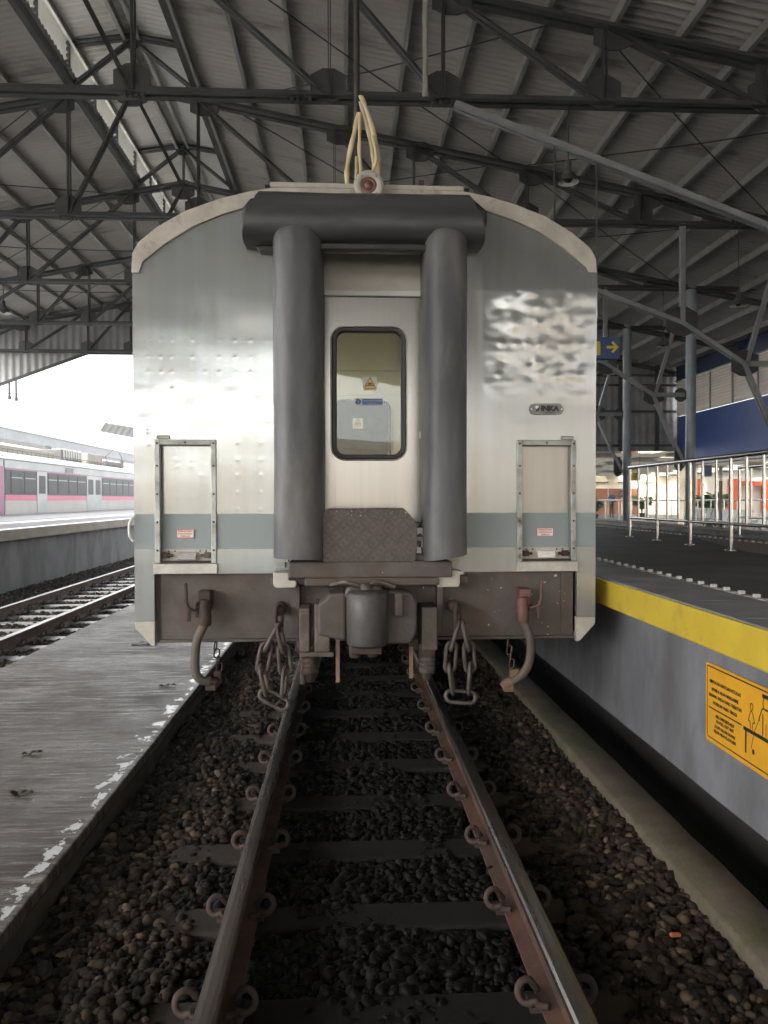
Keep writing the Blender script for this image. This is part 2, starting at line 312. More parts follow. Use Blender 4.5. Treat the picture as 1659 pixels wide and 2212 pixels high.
# ------------------------------------------------------------------ mesh builder
class MB:
    def __init__(s): s.v = []; s.f = []; s.m = []; s.sm = []
    def add(s, vs, fs, m=0, sm=False):
        k = len(s.v); s.v += [tuple(v) for v in vs]
        for f in fs: s.f.append([i + k for i in f]); s.m.append(m); s.sm.append(sm)
        return s
    def box(s, x0, x1, y0, y1, z0, z1, m=0):
        vs = [(x, y, z) for z in (z0, z1) for y in (y0, y1) for x in (x0, x1)]
        return s.add(vs, [(0, 2, 3, 1), (4, 5, 7, 6), (0, 1, 5, 4), (1, 3, 7, 5), (3, 2, 6, 7), (2, 0, 4, 6)], m)
    def beam(s, p0, p1, w, h, up=(0, 0, 1), m=0):
        p0, p1 = Vector(p0), Vector(p1); d = (p1 - p0).normalized(); u = Vector(up)
        if abs(d.dot(u)) > .98: u = Vector((0, 1, 0))
        a = d.cross(u).normalized(); b = a.cross(d).normalized(); vs = []
        for p in (p0, p1):
            for i, j in ((-1, -1), (1, -1), (1, 1), (-1, 1)): vs.append(p + a*(i*w/2) + b*(j*h/2))
        return s.add(vs, [(0, 1, 2, 3), (7, 6, 5, 4), (0, 4, 5, 1), (1, 5, 6, 2), (2, 6, 7, 3), (3, 7, 4, 0)], m)
    def prism(s, poly, axis, a0, a1, m=0):
        def P(p, a): return {'X': (a, p[0], p[1]), 'Y': (p[0], a, p[1]), 'Z': (p[0], p[1], a)}[axis]
        n = len(poly); vs = [P(p, a0) for p in poly] + [P(p, a1) for p in poly]
        fs = [list(range(n)), list(range(2*n - 1, n - 1, -1))] + [[i, i + n, (i + 1) % n + n, (i + 1) % n] for i in range(n)]
        return s.add(vs, fs, m)
    def tube(s, path, r, n=8, closed=False, m=0, cap=True):
        P = [Vector(p) for p in path]; N = len(P); rs = r if isinstance(r, (list, tuple)) else [r]*N
        vs = []; prev = None
        for i, p in enumerate(P):
            if closed: t = P[(i + 1) % N] - P[i - 1]
            else: t = P[min(i + 1, N - 1)] - P[max(i - 1, 0)]
            t.normalize()
            if prev is None:
                a = t.orthogonal().normalized()
            else:
                a = (prev - t*prev.dot(t)).normalized()
            prev = a; b = t.cross(a)
            for k in range(n):
                an = 2*math.pi*k/n; vs.append(p + (a*math.cos(an) + b*math.sin(an))*rs[i])
        fs = []
        for i in range(N if closed else N - 1):
            j = (i + 1) % N
            for k in range(n): fs.append((i*n + k, i*n + (k + 1) % n, j*n + (k + 1) % n, j*n + k))
        s.add(vs, fs, m, True)
        if cap and not closed:
            s.add(vs[:n], [list(range(n - 1, -1, -1))], m); s.add(vs[-n:], [list(range(n))], m)
        return s
    def lathe(s, prof, c, axis='Z', n=20, m=0):   # prof: (radius, along axis)
        vs = []; c = Vector(c)
        for r, h in prof:
            for k in range(n):
                a = 2*math.pi*k/n; x, y = r*math.cos(a), r*math.sin(a)
                vs.append(c + Vector({'Z': (x, y, h), 'Y': (x, h, y), 'X': (h, x, y)}[axis]))
        fs = [(i*n + k, i*n + (k + 1) % n, (i + 1)*n + (k + 1) % n, (i + 1)*n + k) for i in range(len(prof) - 1) for k in range(n)]
        return s.add(vs, fs, m, True)
    def build(s, name, mats, parent=None, bevel=0, loc=None):
        me = bpy.data.meshes.new(name); me.from_pydata(s.v, [], s.f); me.update()
        mats = mats if isinstance(mats, (list, tuple)) else [mats]
        for m in mats: me.materials.append(MAT[m] if isinstance(m, str) else m)
        me.polygons.foreach_set('material_index', s.m); me.polygons.foreach_set('use_smooth', s.sm)
        bm = bmesh.new(); bm.from_mesh(me); bmesh.ops.recalc_face_normals(bm, faces=bm.faces); bm.to_mesh(me); bm.free()
        o = bpy.data.objects.new(name, me); COL.objects.link(o)
        if parent: o.parent = parent
        if loc: o.location = loc
        if bevel:
            b = o.modifiers.new('bevel', 'BEVEL'); b.width = bevel; b.segments = 2; b.limit_method = 'ANGLE'; b.angle_limit = R(40)
            b.harden_normals = False
        return o
def tag(o, label=None, cat=None, group=None, kind=None):
    for k, v in (('label', label), ('category', cat), ('group', group), ('kind', kind)):
        if v: o[k] = v
    return o
def thing(name, label, cat, group=None, loc=(0, 0, 0)):
    o = bpy.data.objects.new(name, None); o.empty_display_size = .2; COL.objects.link(o); o.location = loc
    return tag(o, label, cat, group)
def copytree(o, parent=None):
    c = o.copy(); COL.objects.link(c)
    if parent: c.parent = parent
    for ch in list(o.children): copytree(ch, c)
    return c
def recent(o, base):           # move child geometry so that the thing's origin sits at its base
    o.location = base
    for c in o.children: c.location = c.location - Vector(base)
    return o
def text(name, body, size, mat, loc, rot, parent=None, align='CENTER', bold=0.0, sx=1.0, extr=.0006):
    cu = bpy.data.curves.new(name, 'FONT'); cu.body = body; cu.size = size; cu.align_x = align; cu.align_y = 'CENTER'
    cu.extrude = extr; cu.offset = bold; cu.resolution_u = 3; cu.space_line = .9
    t = bpy.data.objects.new(name, cu); COL.objects.link(t)
    bpy.context.view_layer.update(); dg = bpy.context.evaluated_depsgraph_get()
    me = bpy.data.meshes.new_from_object(t.evaluated_get(dg)); bpy.data.objects.remove(t)
    me.materials.clear(); me.materials.append(MAT[mat])
    o = bpy.data.objects.new(name, me); COL.objects.link(o); o.location = loc; o.rotation_euler = rot; o.scale = (sx, 1, 1)
    if parent: o.parent = parent
    return o
FACE = (R(90), 0, 0); LEFTWALL = (R(90), 0, R(-90))
def rrect(x0, x1, z0, z1, r, n=6):
    pts = []
    for cx, cz, a0 in ((x1 - r, z1 - r, 0), (x0 + r, z1 - r, 90), (x0 + r, z0 + r, 180), (x1 - r, z0 + r, 270)):
        for k in range(n + 1): a = R(a0 + 90*k/n); pts.append((cx + r*math.cos(a), cz + r*math.sin(a)))
    return pts
def holed(mb, outer, hole, y0, y1, m=0):       # plate in XZ with a hole, from y0 (front) to y1
    tri = tessellate_polygon([[Vector((p[0], p[1], 0)) for p in outer], [Vector((p[0], p[1], 0)) for p in hole]])
    al = outer + hole
    for y in (y0, y1): mb.add([(p[0], y, p[1]) for p in al], tri, m)
    n = len(hole); h = [(p[0], y0, p[1]) for p in hole] + [(p[0], y1, p[1]) for p in hole]
    mb.add(h, [[i, (i + 1) % n, (i + 1) % n + n, i + n] for i in range(n)], m)
    n = len(outer); h = [(p[0], y0, p[1]) for p in outer] + [(p[0], y1, p[1]) for p in outer]
    mb.add(h, [[i, (i + 1) % n, (i + 1) % n + n, i + n] for i in range(n)], m)
def loft(mb, loops, m=0, closed=True, caps=True, sm=True):
    n = len(loops[0]); vs = [p for l in loops for p in l]; fs = []
    for i in range(len(loops) - 1):
        for k in range(n if closed else n - 1): fs.append((i*n + k, i*n + (k + 1) % n, (i + 1)*n + (k + 1) % n, (i + 1)*n + k))
    mb.add(vs, fs, m, sm)
    if caps: mb.add(loops[0], [list(range(n))], m); mb.add(loops[-1], [list(range(n))], m)
def ring_frame(mb, x0, x1, z0, z1, r, prof, m=0):   # prof: (inset, y)
    loops = [[(p[0], y, p[1]) for p in rrect(x0 + i, x1 - i, z0 + i, z1 - i, max(.004, r - i))] for i, y in prof]
    loft(mb, loops, m, caps=False)
def bez(pts, n=12):                            # Catmull-Rom through points
    P = [Vector(p) for p in pts]; P = [P[0]*2 - P[1]] + P + [P[-1]*2 - P[-2]]; out = []
    for i in range(1, len(P) - 2):
        for k in range(n):
            t = k/n; a, b, c, d = P[i - 1:i + 3]
            out.append(.5*((2*b) + (c - a)*t + (2*a - 5*b + 4*c - d)*t*t + (3*b - a - 3*c + d)*t**3))
    return out + [P[-2]]

# ------------------------------------------------------------------ ground, track bed, slab, platforms
tag(MB().box(-420, 420, -300, 700, -1.6, -.45).build('ground', 'ground'), kind='structure')
b = MB(); nx, ny = 34, 150
def bedgrid(x0, x1, y0, y1, nx, ny, z, amp, name):
    b = MB(); vs = []; fs = []
    for j in range(ny + 1):
        for i in range(nx + 1):
            x = x0 + (x1 - x0)*i/nx; y = y0 + (y1 - y0)*j/ny
            vs.append((x, y, z + amp*noise.noise(Vector((x*9, y*9, 1)))))
    for j in range(ny):
        for i in range(nx):
            a = j*(nx + 1) + i; fs.append((a, a + 1, a + nx + 2, a + nx + 1))
    b.add(vs, fs, 0, True); return tag(b.build(name, 'bed'), kind='structure')
bedgrid(-1.37, 1.33, -14, 60, 40, 700, -.205, .02, 'track_bed')
bedgrid(-6.7, -3.30, -14, 70, 40, 500, -.20, .025, 'track_bed')
tag(MB().box(-3.32, -1.372, -14, 60, -.06, 0).box(-3.315, -1.374, -14, 60, -.44, -.061, 1).build('path', ['slab', 'slab_side'], bevel=.010), kind='structure')
# kerb beside the ditch
b = MB(); n = 120; L = []
for j in range(n + 1):
    y = -4 + 34*j/n; w = lambda k: .010*noise.noise(Vector((k*3.1, y*2.3, k)))
    L.append([(1.31 + w(1), y, -.44), (1.315 + w(1), y, -.112 + w(2)), (1.335 + w(3), y, -.098 + w(4)), (1.535 + w(5), y, -.10 + w(6)), (1.55 + w(7), y, -.115), (1.55, y, -.44)])
loft(b, L, 0); tag(b.build('kerb', 'kerb'), kind='structure')
# near platform: deck, paving strip, yellow edge, wall, void
pl = tag(bpy.data.objects.new('platform', None), kind='structure'); COL.objects.link(pl)
Y0, Y1 = -14, 34
MB().box(2.13, 5.32, Y0, Y1, .80, 1.0).build('platform_deck', 'asphalt', pl)
b = MB(); y = Y0
while y < Y1:
    b.box(1.625, 2.075, y + .004, y + .598, .84, 1.0 + rng.uniform(-.001, .001)); y += .6
b.build('edge_paving', 'tile', pl, bevel=.006)
b = MB(); b.box(1.605, 1.70, Y0, Y1, .817, .992); b.build('yellow_edge', 'yellow', pl, bevel=.008)
b = MB(); ys_ = np.linspace(Y0, Y1, 500); vs = []
for y in ys_: zb = .772 + .012*noise.noise(Vector((y*2.1, 0, 3))) + .006*noise.noise(Vector((y*9, 1, 3))); vs += [(1.715, y, .8165), (1.716, y, zb), (1.745, y, zb - .004)]
b.add(vs, [(3*i + k, 3*i + 3 + k, 3*i + 4 + k, 3*i + 1 + k) for i in range(499) for k in (0, 1)]); b.build('mortar_lip', 'lip', pl)
b = MB()
b.add([(1.74 + .004*noise.noise(Vector((0, y*1.7, z*4))), y, z) for z in np.linspace(.01, .84, 12) for y in np.linspace(Y0, Y1, 240)],
      [(j*240 + i, j*240 + i + 1, (j + 1)*240 + i + 1, (j + 1)*240 + i) for j in range(11) for i in range(239)], 0, True)
b.add([(1.74, Y0, .01), (1.74, Y1, .01), (1.95, Y1, .01), (1.95, Y0, .01)], [(0, 1, 2, 3)])
b.build('platform_wall', 'plat_wall', pl)
MB().box(1.95, 1.97, Y0, Y1, -.44, .80).box(1.551, 1.949, Y0, Y1, -.446, -.40).build('under_void', 'void', pl)
b = MB(); b.box(2.076, 2.129, Y0, Y1, .84, 1.002)
b.build('tactile_base', 'tile', pl)
def studs(x0, x1, ys, name, par):
    b = MB()
    for y in ys:
        xm = (x0 + x1)/2; q = rng.uniform(-.006, .006); b.box(xm - .016, xm + .016, y + q, y + q + .026, 1.0, 1.021)
        if rng.random() < .7: b.box(x0 - .012, x1 + .004, y + .05, y + .05 + rng.uniform(.04, .09), 1.0, 1.0042)
    return b.build(name, 'stud', par, bevel=.003)
tag(studs(2.082, 2.124, np.arange(2.6, 15, .165), 'tactile_studs', pl), kind='stuff')
tag(studs(4.83, 4.90, np.arange(7, 26, .16), 'tactile_studs', pl), kind='stuff')
MB().box(5.321, 6.14, Y0, Y1, .40, .72).build('lower_walk', 'tile', pl)
MB().add([(4.84, 11.1, 1.004), (3.9, 7.6, 1.004), (3.9, 2, 1.004), (5.31, 2, 1.004), (5.31, 11.1, 1.004)], [(0, 1, 2, 3, 4)]).build('brown_paving', 'tile_brown', pl)
# platform on the far side of the building line
pf = tag(bpy.data.objects.new('platform', None), kind='structure'); COL.objects.link(pf)
MB().box(6.14, 6.80, -4, 30, .34, 1.0).build('platform_deck', 'tile', pf, bevel=.01)
MB().box(6.12, 6.30, -4, 30, 1.004, 1.02).build('edge_line', 'coping', pf)
tag(MB().box(6.81, 60, -6, 75, .0, .35).build('hall_floor', 'far_floor'), kind='structure')
# platform across the second track
pw = tag(bpy.data.objects.new('platform', None), kind='structure'); COL.objects.link(pw)
MB().box(-12.6, -6.70, -14, 90, .6, .99).build('platform_deck', 'far_floor', pw)
MB().box(-6.699, -6.36, -14, 90, .79, .992).build('coping', 'coping', pw, bevel=.01)
MB().box(-6.60, -6.352, -14, 90, .9925, .998).build('white_edge', 'coping_white', pw)
MB().box(-8.35, -8.05, -14, 90, .992, .999).build('tactile_line', 'coping_white', pw)
MB().box(-6.9, -6.52, -14, 90, -.44, .789).build('platform_wall', 'plat_wall', pw)
tag(MB().box(-18.4, -12.7, 0, 120, -.44, -.2).build('track_bed', 'bed'), kind='structure')

# unseen bank added behind the camera to shape the carriage end's reflections
b = MB(); vs = []; fs = []; n = 80
for j, (y, z) in enumerate(((-46, -.46), (-58, 2.0), (-66, 6.0), (-80, 8.6), (-120, 8.4))):
    for i in range(n + 1): x = -160 + 320*i/n; vs.append((x, y + 3*noise.noise(Vector((x*.05, j, 0))), z + (1.2*noise.noise(Vector((x*.11, j*2.0, 4))) if j else 0)))
b.add(vs, [(j*(n + 1) + i, j*(n + 1) + i + 1, (j + 1)*(n + 1) + i + 1, (j + 1)*(n + 1) + i) for j in range(4) for i in range(n)], 0, True)
tag(b.build('added_reflection_bank', 'added_bank'), kind='structure')

# ------------------------------------------------------------------ rails and sleepers
def rail_obj(x, y0, y1, label):
    prof = [(-.065, -.159), (.065, -.159), (.065, -.147), (.012, -.128), (.009, -.045), (.034, -.036), (.036, -.010), (.028, -.001), (.012, .0015), (-.012, .0015), (-.028, -.001), (-.036, -.010), (-.034, -.036), (-.009, -.045), (-.012, -.128), (-.065, -.147)]
    b = MB(); N = len(prof); ys = [y0, y1]
    for i in range(N):
        j = (i + 1) % N; a, c = prof[i], prof[j]
        b.add([(x + a[0], y0, a[1]), (x + c[0], y0, c[1]), (x + c[0], y1, c[1]), (x + a[0], y1, a[1])], [(0, 1, 2, 3)], 1 if i in (6, 7, 8, 9, 10, 11) else 0)
    return tag(b.build('rail', ['rail_side', 'rail_top']), label, 'rail', 'running rails')
rail_obj(-.568, -14, 60, 'left rail of the carriage track, worn grey head')
rail_obj(.568, -14, 60, 'right rail of the carriage track, rusty side facing the middle')
rail_obj(-4.0, -14, 90, 'shiny rail of the empty second track, nearer the wet concrete path')
rail_obj(-5.13, -14, 90, 'shiny rail of the empty second track, under the far platform wall')
def clip(b, x, y, s):      # spring clip coil, s = side of rail it sits on
    pts = [(x - s*.045, y - .05, -.128), (x - s*.01, y - .03, -.132)]
    for k in range(15):
        a = R(200 + 330*k/14)
        pts.append((x + s*.020 + s*.029*math.cos(a), y - .03 + .06*k/14, -.106 + .030*math.sin(a)))
    pts.append((x - s*.03, y + .045, -.130))
    b.tube(pts, .0122, 8)
    b.box(min(x - s*.025, x + s*.012), max(x - s*.025, x + s*.012), y - .035, y + .035, -.160, -.140)
def make_sleeper(cx, mat, label, group):
    t = thing('sleeper', label, 'sleeper', group)
    b = MB(); b.prism([(-.11, -.34), (.11, -.34), (.095, -.163), (-.095, -.163)], 'X', -1.0, 1.0); b.build('sleeper_body', mat, t, bevel=.012)
    for rx in (-.568, .568):
        for s in (-1, 1):
            b = MB(); clip(b, rx + s*.082, 0, s); b.build('rail_clip', 'rust', t)
    t.location = (cx, 0, 0); return t
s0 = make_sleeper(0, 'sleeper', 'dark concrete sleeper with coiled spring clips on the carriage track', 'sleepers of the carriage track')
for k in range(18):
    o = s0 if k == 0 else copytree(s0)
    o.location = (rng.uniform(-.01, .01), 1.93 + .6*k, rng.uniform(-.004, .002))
s1 = make_sleeper(-4.565, 'sleeper_wet', 'pale wet concrete sleeper of the empty second track', 'sleepers of the second track')
for k in range(30):
    o = s1 if k == 0 else copytree(s1)
    o.location = (-4.565, 7.3 + .6*k, 0)

def stones(name, regions, label):
    bm = bmesh.new(); bmesh.ops.create_icosphere(bm, subdivisions=2, radius=1)
    hv = np.array([v.co[:] for v in bm.verts]); hf = np.array([[v.index for v in f.verts] for f in bm.faces]); bm.free()
    bm = bmesh.new(); bmesh.ops.create_icosphere(bm, subdivisions=1, radius=1)
    lv = np.array([v.co[:] for v in bm.verts]); lf = np.array([[v.index for v in f.verts] for f in bm.faces]); bm.free()
    g = np.random.default_rng(11); V = []; Fs = []; off = 0
    for (x0, x1, y0, y1, dens, smin, smax, z, hi, skip) in regions:
        n = int((x1 - x0)*(y1 - y0)*dens)
        for _ in range(n):
            x = g.uniform(x0, x1); y = g.uniform(y0, y1)
            d = 1
            if skip is not None:
                cx, yb = skip; ph = ((y - yb + .3) % .6) - .3
                if abs(x - cx) < 1.0 and abs(ph) < .088 and g.random() < .72: continue
                if min(abs(abs(x - cx) - .568), 9) < .075 and g.random() < .9: continue
                if abs(abs(x - cx) - .568) < .2 and abs(ph) < .13: continue
            bv, bf = (hv, hf) if hi else (lv, lf)
            s = smin + (smax - smin)*g.random()**1.8
            sc = s*np.array([g.uniform(.8, 1.25), g.uniform(.8, 1.25), g.uniform(.55, .95)])
            ph = g.uniform(0, 6.28, 3); fr = g.uniform(1.2, 2.6, 3)
            rad = 1 + .13*np.sin(bv[:, 0]*fr[0] + ph[0]) + .13*np.sin(bv[:, 1]*fr[1] + ph[1]) + .10*np.sin(bv[:, 2]*fr[2]*1.4 + ph[2])
            if hi: # chipped faces
                for _k in range(3):
                    nrm = g.normal(size=3); nrm /= np.linalg.norm(nrm); dd = bv@nrm
                    rad = np.where(dd > .72, rad*(.72/np.maximum(dd, .72))**1.0, rad)
            p = bv*rad[:, None]*sc
            a, t_ = g.uniform(0, 6.28), g.normal(0, .35)
            c, s_ = np.cos(a), np.sin(a); rz = np.array([[c, -s_, 0], [s_, c, 0], [0, 0, 1]])
            c, s_ = np.cos(t_), np.sin(t_); rx = np.array([[1, 0, 0], [0, c, -s_], [0, s_, c]])
            p = p@rx.T@rz.T
            zz = z(x, y) if callable(z) else z
            V.append(p + np.array([x, y, zz + g.uniform(-.014, .012)])); Fs.append(bf + off); off += len(bv)
    V = np.concatenate(V).astype(np.float32); Fs = np.concatenate(Fs).astype(np.int32)
    me = bpy.data.meshes.new(name); me.vertices.add(len(V)); me.vertices.foreach_set('co', V.ravel())
    me.loops.add(Fs.size); me.loops.foreach_set('vertex_index', Fs.ravel()); me.polygons.add(len(Fs))
    me.polygons.foreach_set('loop_start', np.arange(0, Fs.size, 3, dtype=np.int32)); me.polygons.foreach_set('use_smooth', np.ones(len(Fs), bool))
    me.update(calc_edges=True); me.validate(); me.materials.append(MAT['stone'])
    o = bpy.data.objects.new(name, me); COL.objects.link(o); return tag(o, label, 'gravel', kind='stuff')
prof1 = lambda x, y: -.185 + (.02 if abs(x) > .75 else 0) + .012*math.sin(x*7 + y*3)
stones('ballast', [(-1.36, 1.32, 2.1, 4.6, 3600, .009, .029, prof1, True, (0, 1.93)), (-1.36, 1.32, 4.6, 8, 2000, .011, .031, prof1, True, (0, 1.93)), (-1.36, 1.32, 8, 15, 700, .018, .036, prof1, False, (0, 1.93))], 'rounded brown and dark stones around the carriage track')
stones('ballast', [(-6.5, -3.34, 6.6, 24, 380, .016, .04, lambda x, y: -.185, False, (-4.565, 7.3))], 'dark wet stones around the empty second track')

# ------------------------------------------------------------------ station shed
KX, KZ = .848, .848
def T(a, h): return (a*KX - .139, 1.545 + h*KZ)
SL = .19; AX, AZ = -3.16, 7.43
def chord_z(x): return AZ - SL*abs(x - AX)
XL, XR = -10.6, 9.15
shed = thing('train_shed', 'dark steel train shed roof with trusses, purlins, columns and corrugated sheeting over the tracks', 'station roof')
def corr(b, xs, zf, y0, y1, per, amp, m=0, seg=6):   # corrugated sheet, ribs running along X
    ys = np.arange(y0, y1, per/seg); nx = len(xs); vs = []
    for y in ys:
        d = amp*math.sin(2*math.pi*y/per)
        for x in xs: vs.append((x, y, zf(x) + d))
    fs = [(j*nx + i, j*nx + i + 1, (j + 1)*nx + i + 1, (j + 1)*nx + i) for j in range(len(ys) - 1) for i in range(nx - 1)]
    b.add(vs, fs, m, True)
RY0, RY1 = -24, 21.6
PX0, PX1 = T(-4.55, 0)[0], T(-2.49, 0)[0]
b = MB(); corr(b, [PX1 - .08, 0, 3, 6, XR + .25], lambda x: chord_z(x) + .20, RY0, RY1, .11, .022); b.build('roof_sheet', 'roof_sheet', shed)
b = MB(); corr(b, [XL - .4, -8, -6, PX0 + .08], lambda x: chord_z(x) + .20, RY0, RY1, .11, .022); b.build('roof_sheet', 'roof_sheet', shed)
mz = lambda x: 8.10 - (abs(x - AX)/.873)*.17
b = MB(); corr(b, [AX - 1.25, AX, AX + 1.25], lambda x: mz(x) + .10, RY0, RY1, .11, .022); b.build('monitor_roof', 'roof_light', shed)
for px, s in ((PX0, -1), (PX1, 1)):
    lv = MB(); zb = chord_z(px) + .16; zt = mz(px) + .06
    k = int((zt - zb)/.085)
    for i in range(k):
        z = zb + .05 + i*.085; lv.add([(px + s*.01, RY0, z + .05), (px + s*.05, RY0, z), (px + s*.05, RY1, z), (px + s*.01, RY1, z + .05)], [(0, 1, 2, 3)])
    L = lv.build('louvre', 'louvre', shed)
    mu = MB()
    for y in np.arange(RY0, RY1, 1.13): mu.box(px - .03, px + .012, y, y + .05, zb - .05, zt + .03)
    mu.box(px - .05, px + .03, RY0, RY1, zb - .10, zb + .03); mu.box(px - .03, px + .012, RY0, RY1, zt, zt + .05); mu.build('mullions', 'truss', L)
# purlins
def purlin(x, z, w=.05, h=.11):
    b = MB(); sx = -1 if x > AX else 1
    b.box(x - w/2, x - w/2 + .006, RY0, RY1, z - h, z); b.box(x - w/2 + .007, x + w/2, RY0, RY1, z - h, z - h + .006); b.box(x - w/2 + .007, x + w/2, RY0, RY1, z - .006, z)
    b.build('purlin', 'purlin', shed)
x = PX1 + .05
while x < XR: purlin(x, chord_z(x) + .185); x += .69
x = PX0 - .05
while x > XL: purlin(x, chord_z(x) + .185); x -= .69
for x in (AX - .10, AX + .10, AX - .8, AX + .8): purlin(x, mz(x) + .085)
# trusses
BZ = T(0, 4.77)[1]
nodesR = [T(a, 0)[0] for a in (-2.49, -.2, 1.15, 3.1, 5.1, 6.75)]
nodesL = [2*AX - x for x in nodesR[:5]]
def make_truss(parent):
    b = MB()
    def dbl(p0, p1, w=.055, g=.03, y=0):          # pair of angles back to back
        for s in (-1, 1):
            yo = s*(g/2 + .004)
            a0 = (p0[0], y + yo, p0[1]); a1 = (p1[0], y + yo, p1[1]); b.beam(a0, a1, .008, w, (0, 0, 1))
            d = Vector((p1[0] - p0[0], 0, p1[1] - p0[1])).normalized(); nrm = Vector((-d.z, 0, d.x))
            if nrm.z < 0: nrm = -nrm
            off = nrm*(-w/2 + .004); yo2 = s*(g/2 + .008 + w*.45)
            b.beam((p0[0] + off.x, y + yo2, p0[1] + off.z), (p1[0] + off.x, y + yo2, p1[1] + off.z), w*.9, .008, (nrm.x, 0, nrm.z))
    XC = 6.35
    dbl((XL, BZ), (XR, BZ), .075, .05)
    dbl((AX, AZ), (XR, chord_z(XR)), .085, .05, .001); dbl((XL, chord_z(XL)), (AX, AZ), .085, .05, .001)
    for L in (nodesR, nodesL):
        L = list(L)
        for i, x in enumerate(L):
            if i == 0: dbl((x, BZ), (x, mz(x) + .05), .05, .03, .002)
            elif chord_z(x) - BZ > .15: dbl((x, BZ), (x, chord_z(x)), .05, .03, .002)
            if i < len(L) - 1: dbl((x, chord_z(x)), (L[i + 1], BZ), .05, .02, .003)
        dbl((AX, AZ - .05), (L[0], BZ), .05, .02, .003)
        dbl((AX, mz(AX) + .03), (L[0] + (.25 if L is nodesR or L[0] > AX else -.25), mz(L[0]) + .03), .06, .03, .002)
        dbl((AX, mz(AX) - .02), (L[0], chord_z(L[0]) + .1), .05, .02, .003)
    dbl((AX, AZ - .1), (AX, mz(AX)), .05, .03, .0015)
    # bolt packs along the bottom chord
    for x in (nodesL[0], AX - .95, nodesR[0] + .02, nodesR[1] - .28, nodesR[2]):
        for k in range(4): b.box(x - .10 + .06*k, x - .07 + .06*k, -.05, .05, BZ - .065, BZ - .03)
    t = b.build('truss', 'truss', parent)
    def gus(x, z, w, h, cut=.3):
        g = MB(); c = cut
        g.prism([(x - w/2, z - h*c), (x - w/2*c, z - h/2), (x + w/2*c, z - h/2), (x + w/2, z - h*c), (x + w/2, z + h*c), (x + w/2*c, z + h/2), (x - w/2*c, z + h/2), (x - w/2, z + h*c)], 'Y', -.0125, .0125)
        g.build('gusset_plate', 'truss', t)
    for L in (nodesR, nodesL):
        for i, x in enumerate(L[:5]):
            gus(x, BZ + .10, .36, .34); gus(x + (.1 if x > AX else -.1), chord_z(x) - .10, .40, .28)
    gus(AX, AZ - .12, .42, .36); gus(AX, mz(AX) - .05, .26, .22)
    # knee bracket down to the column
    k = MB()
    P = [(T(1.10/KX, 0)[0], BZ - .06), (4.82, 4.13), (5.75, 3.54), (6.37, 2.18)]
    for i in range(3):
        for s in (-1, 1): k.beam((P[i][0], s*.032, P[i][1]), (P[i + 1][0], s*.032, P[i + 1][1]), .036, .062)
    k.beam((5.78, 0, 3.5), (6.30, 0, 5.25), .06, .06); k.beam((5.75, 0, 3.54), (6.37, 0, 3.54), .06, .08)
    k.beam((4.82, 0, 4.13), (4.82, 0, BZ), .07, .07)
    kb = k.build('knee_brace', 'knee', t)
    gus(4.82, 4.16, .46, .42); gus(5.77, 3.55, .40, .38); gus(6.30, 3.54, .22, .26); gus(6.28, 2.30, .20, .46)
    return t
tr = make_truss(shed)
TY = [7.8, 11.18, 14.57, 17.95, 21.34]
for i, y in enumerate(TY):
    o = tr if i == 0 else copytree(tr, shed)
    o.location = (0, y, 0)
# roof plane bracing rods
for i in range(4):
    for xa, xb in ((-9, -4.4), (-1.9, 2.2), (2.4, 6.2)):
        for p, q in ((xa, xb), (xb, xa)):
            b = MB(); b.tube([(p, TY[i], chord_z(p) + .02), ((p + q)/2, (TY[i] + TY[i + 1])/2, chord_z((p + q)/2) - .03), (q, TY[i + 1], chord_z(q) + .02)], .009, 5); b.build('bracing_rod', 'truss', shed)
def column(x, y, zb):
    b = MB(); b.lathe([(.095, zb), (.095, chord_z(x) + .05)], (x, y, 0), 'Z', 20); o = b.build('column', 'column', shed)
    MB().box(x - .16, x + .16, y - .16, y + .16, zb, zb + .02).build('base_plate', 'column', o)
for y in TY + [4.4]: column(6.5, y, 1.0)
for y in TY: column(-10.5, y, .99)
# end gable cladding
def vsheet(b, poly_lo, poly_hi, x0, x1, y, per=.20, amp=.008, m=0):
    xs = np.arange(x0, x1, per/6); vs = []
    for x in xs:
        d = amp*(1 if math.sin(2*math.pi*x/per) > 0 else -1)*min(1, abs(math.sin(2*math.pi*x/per))*2)
        vs += [(x, y + d, poly_lo(x)), (x, y + d, poly_hi(x))]
    b.add(vs, [(2*i, 2*i + 2, 2*i + 3, 2*i + 1) for i in range(len(xs) - 1)], m)
lo = lambda x: 5.56 if x > -7.2 else 5.56 + (x + 7.2)*.37
b = MB(); vsheet(b, lo, lambda x: chord_z(x) + .2, XL - .4, 6.6, 21.52); gb = b.build('gable_cladding', 'gable', shed)
b = MB(); vsheet(b, lambda x: 2.89, lambda x: chord_z(x) + .2, 6.6, XR + .2, 21.52); g2 = b.build('gable_cladding', 'gable', shed)
b = MB()
for z in (3.98, 4.72, 5.0, 3.02): b.box(6.5, XR + .2, 21.40, 21.46, z, z + .06)
for x in (7.55, 8.6): b.box(x, x + .09, 21.36, 21.45, 2.89, 5.3)
b.build('girts', 'truss', g2)
b = MB(); b.beam((-7.2, 21.45, 5.55), (6.5, 21.45, 5.55), .05, .08); b.beam((-7.2, 21.45, 5.55), (-10.6, 21.45, 4.29), .05, .08); b.build('girts', 'truss', gb)

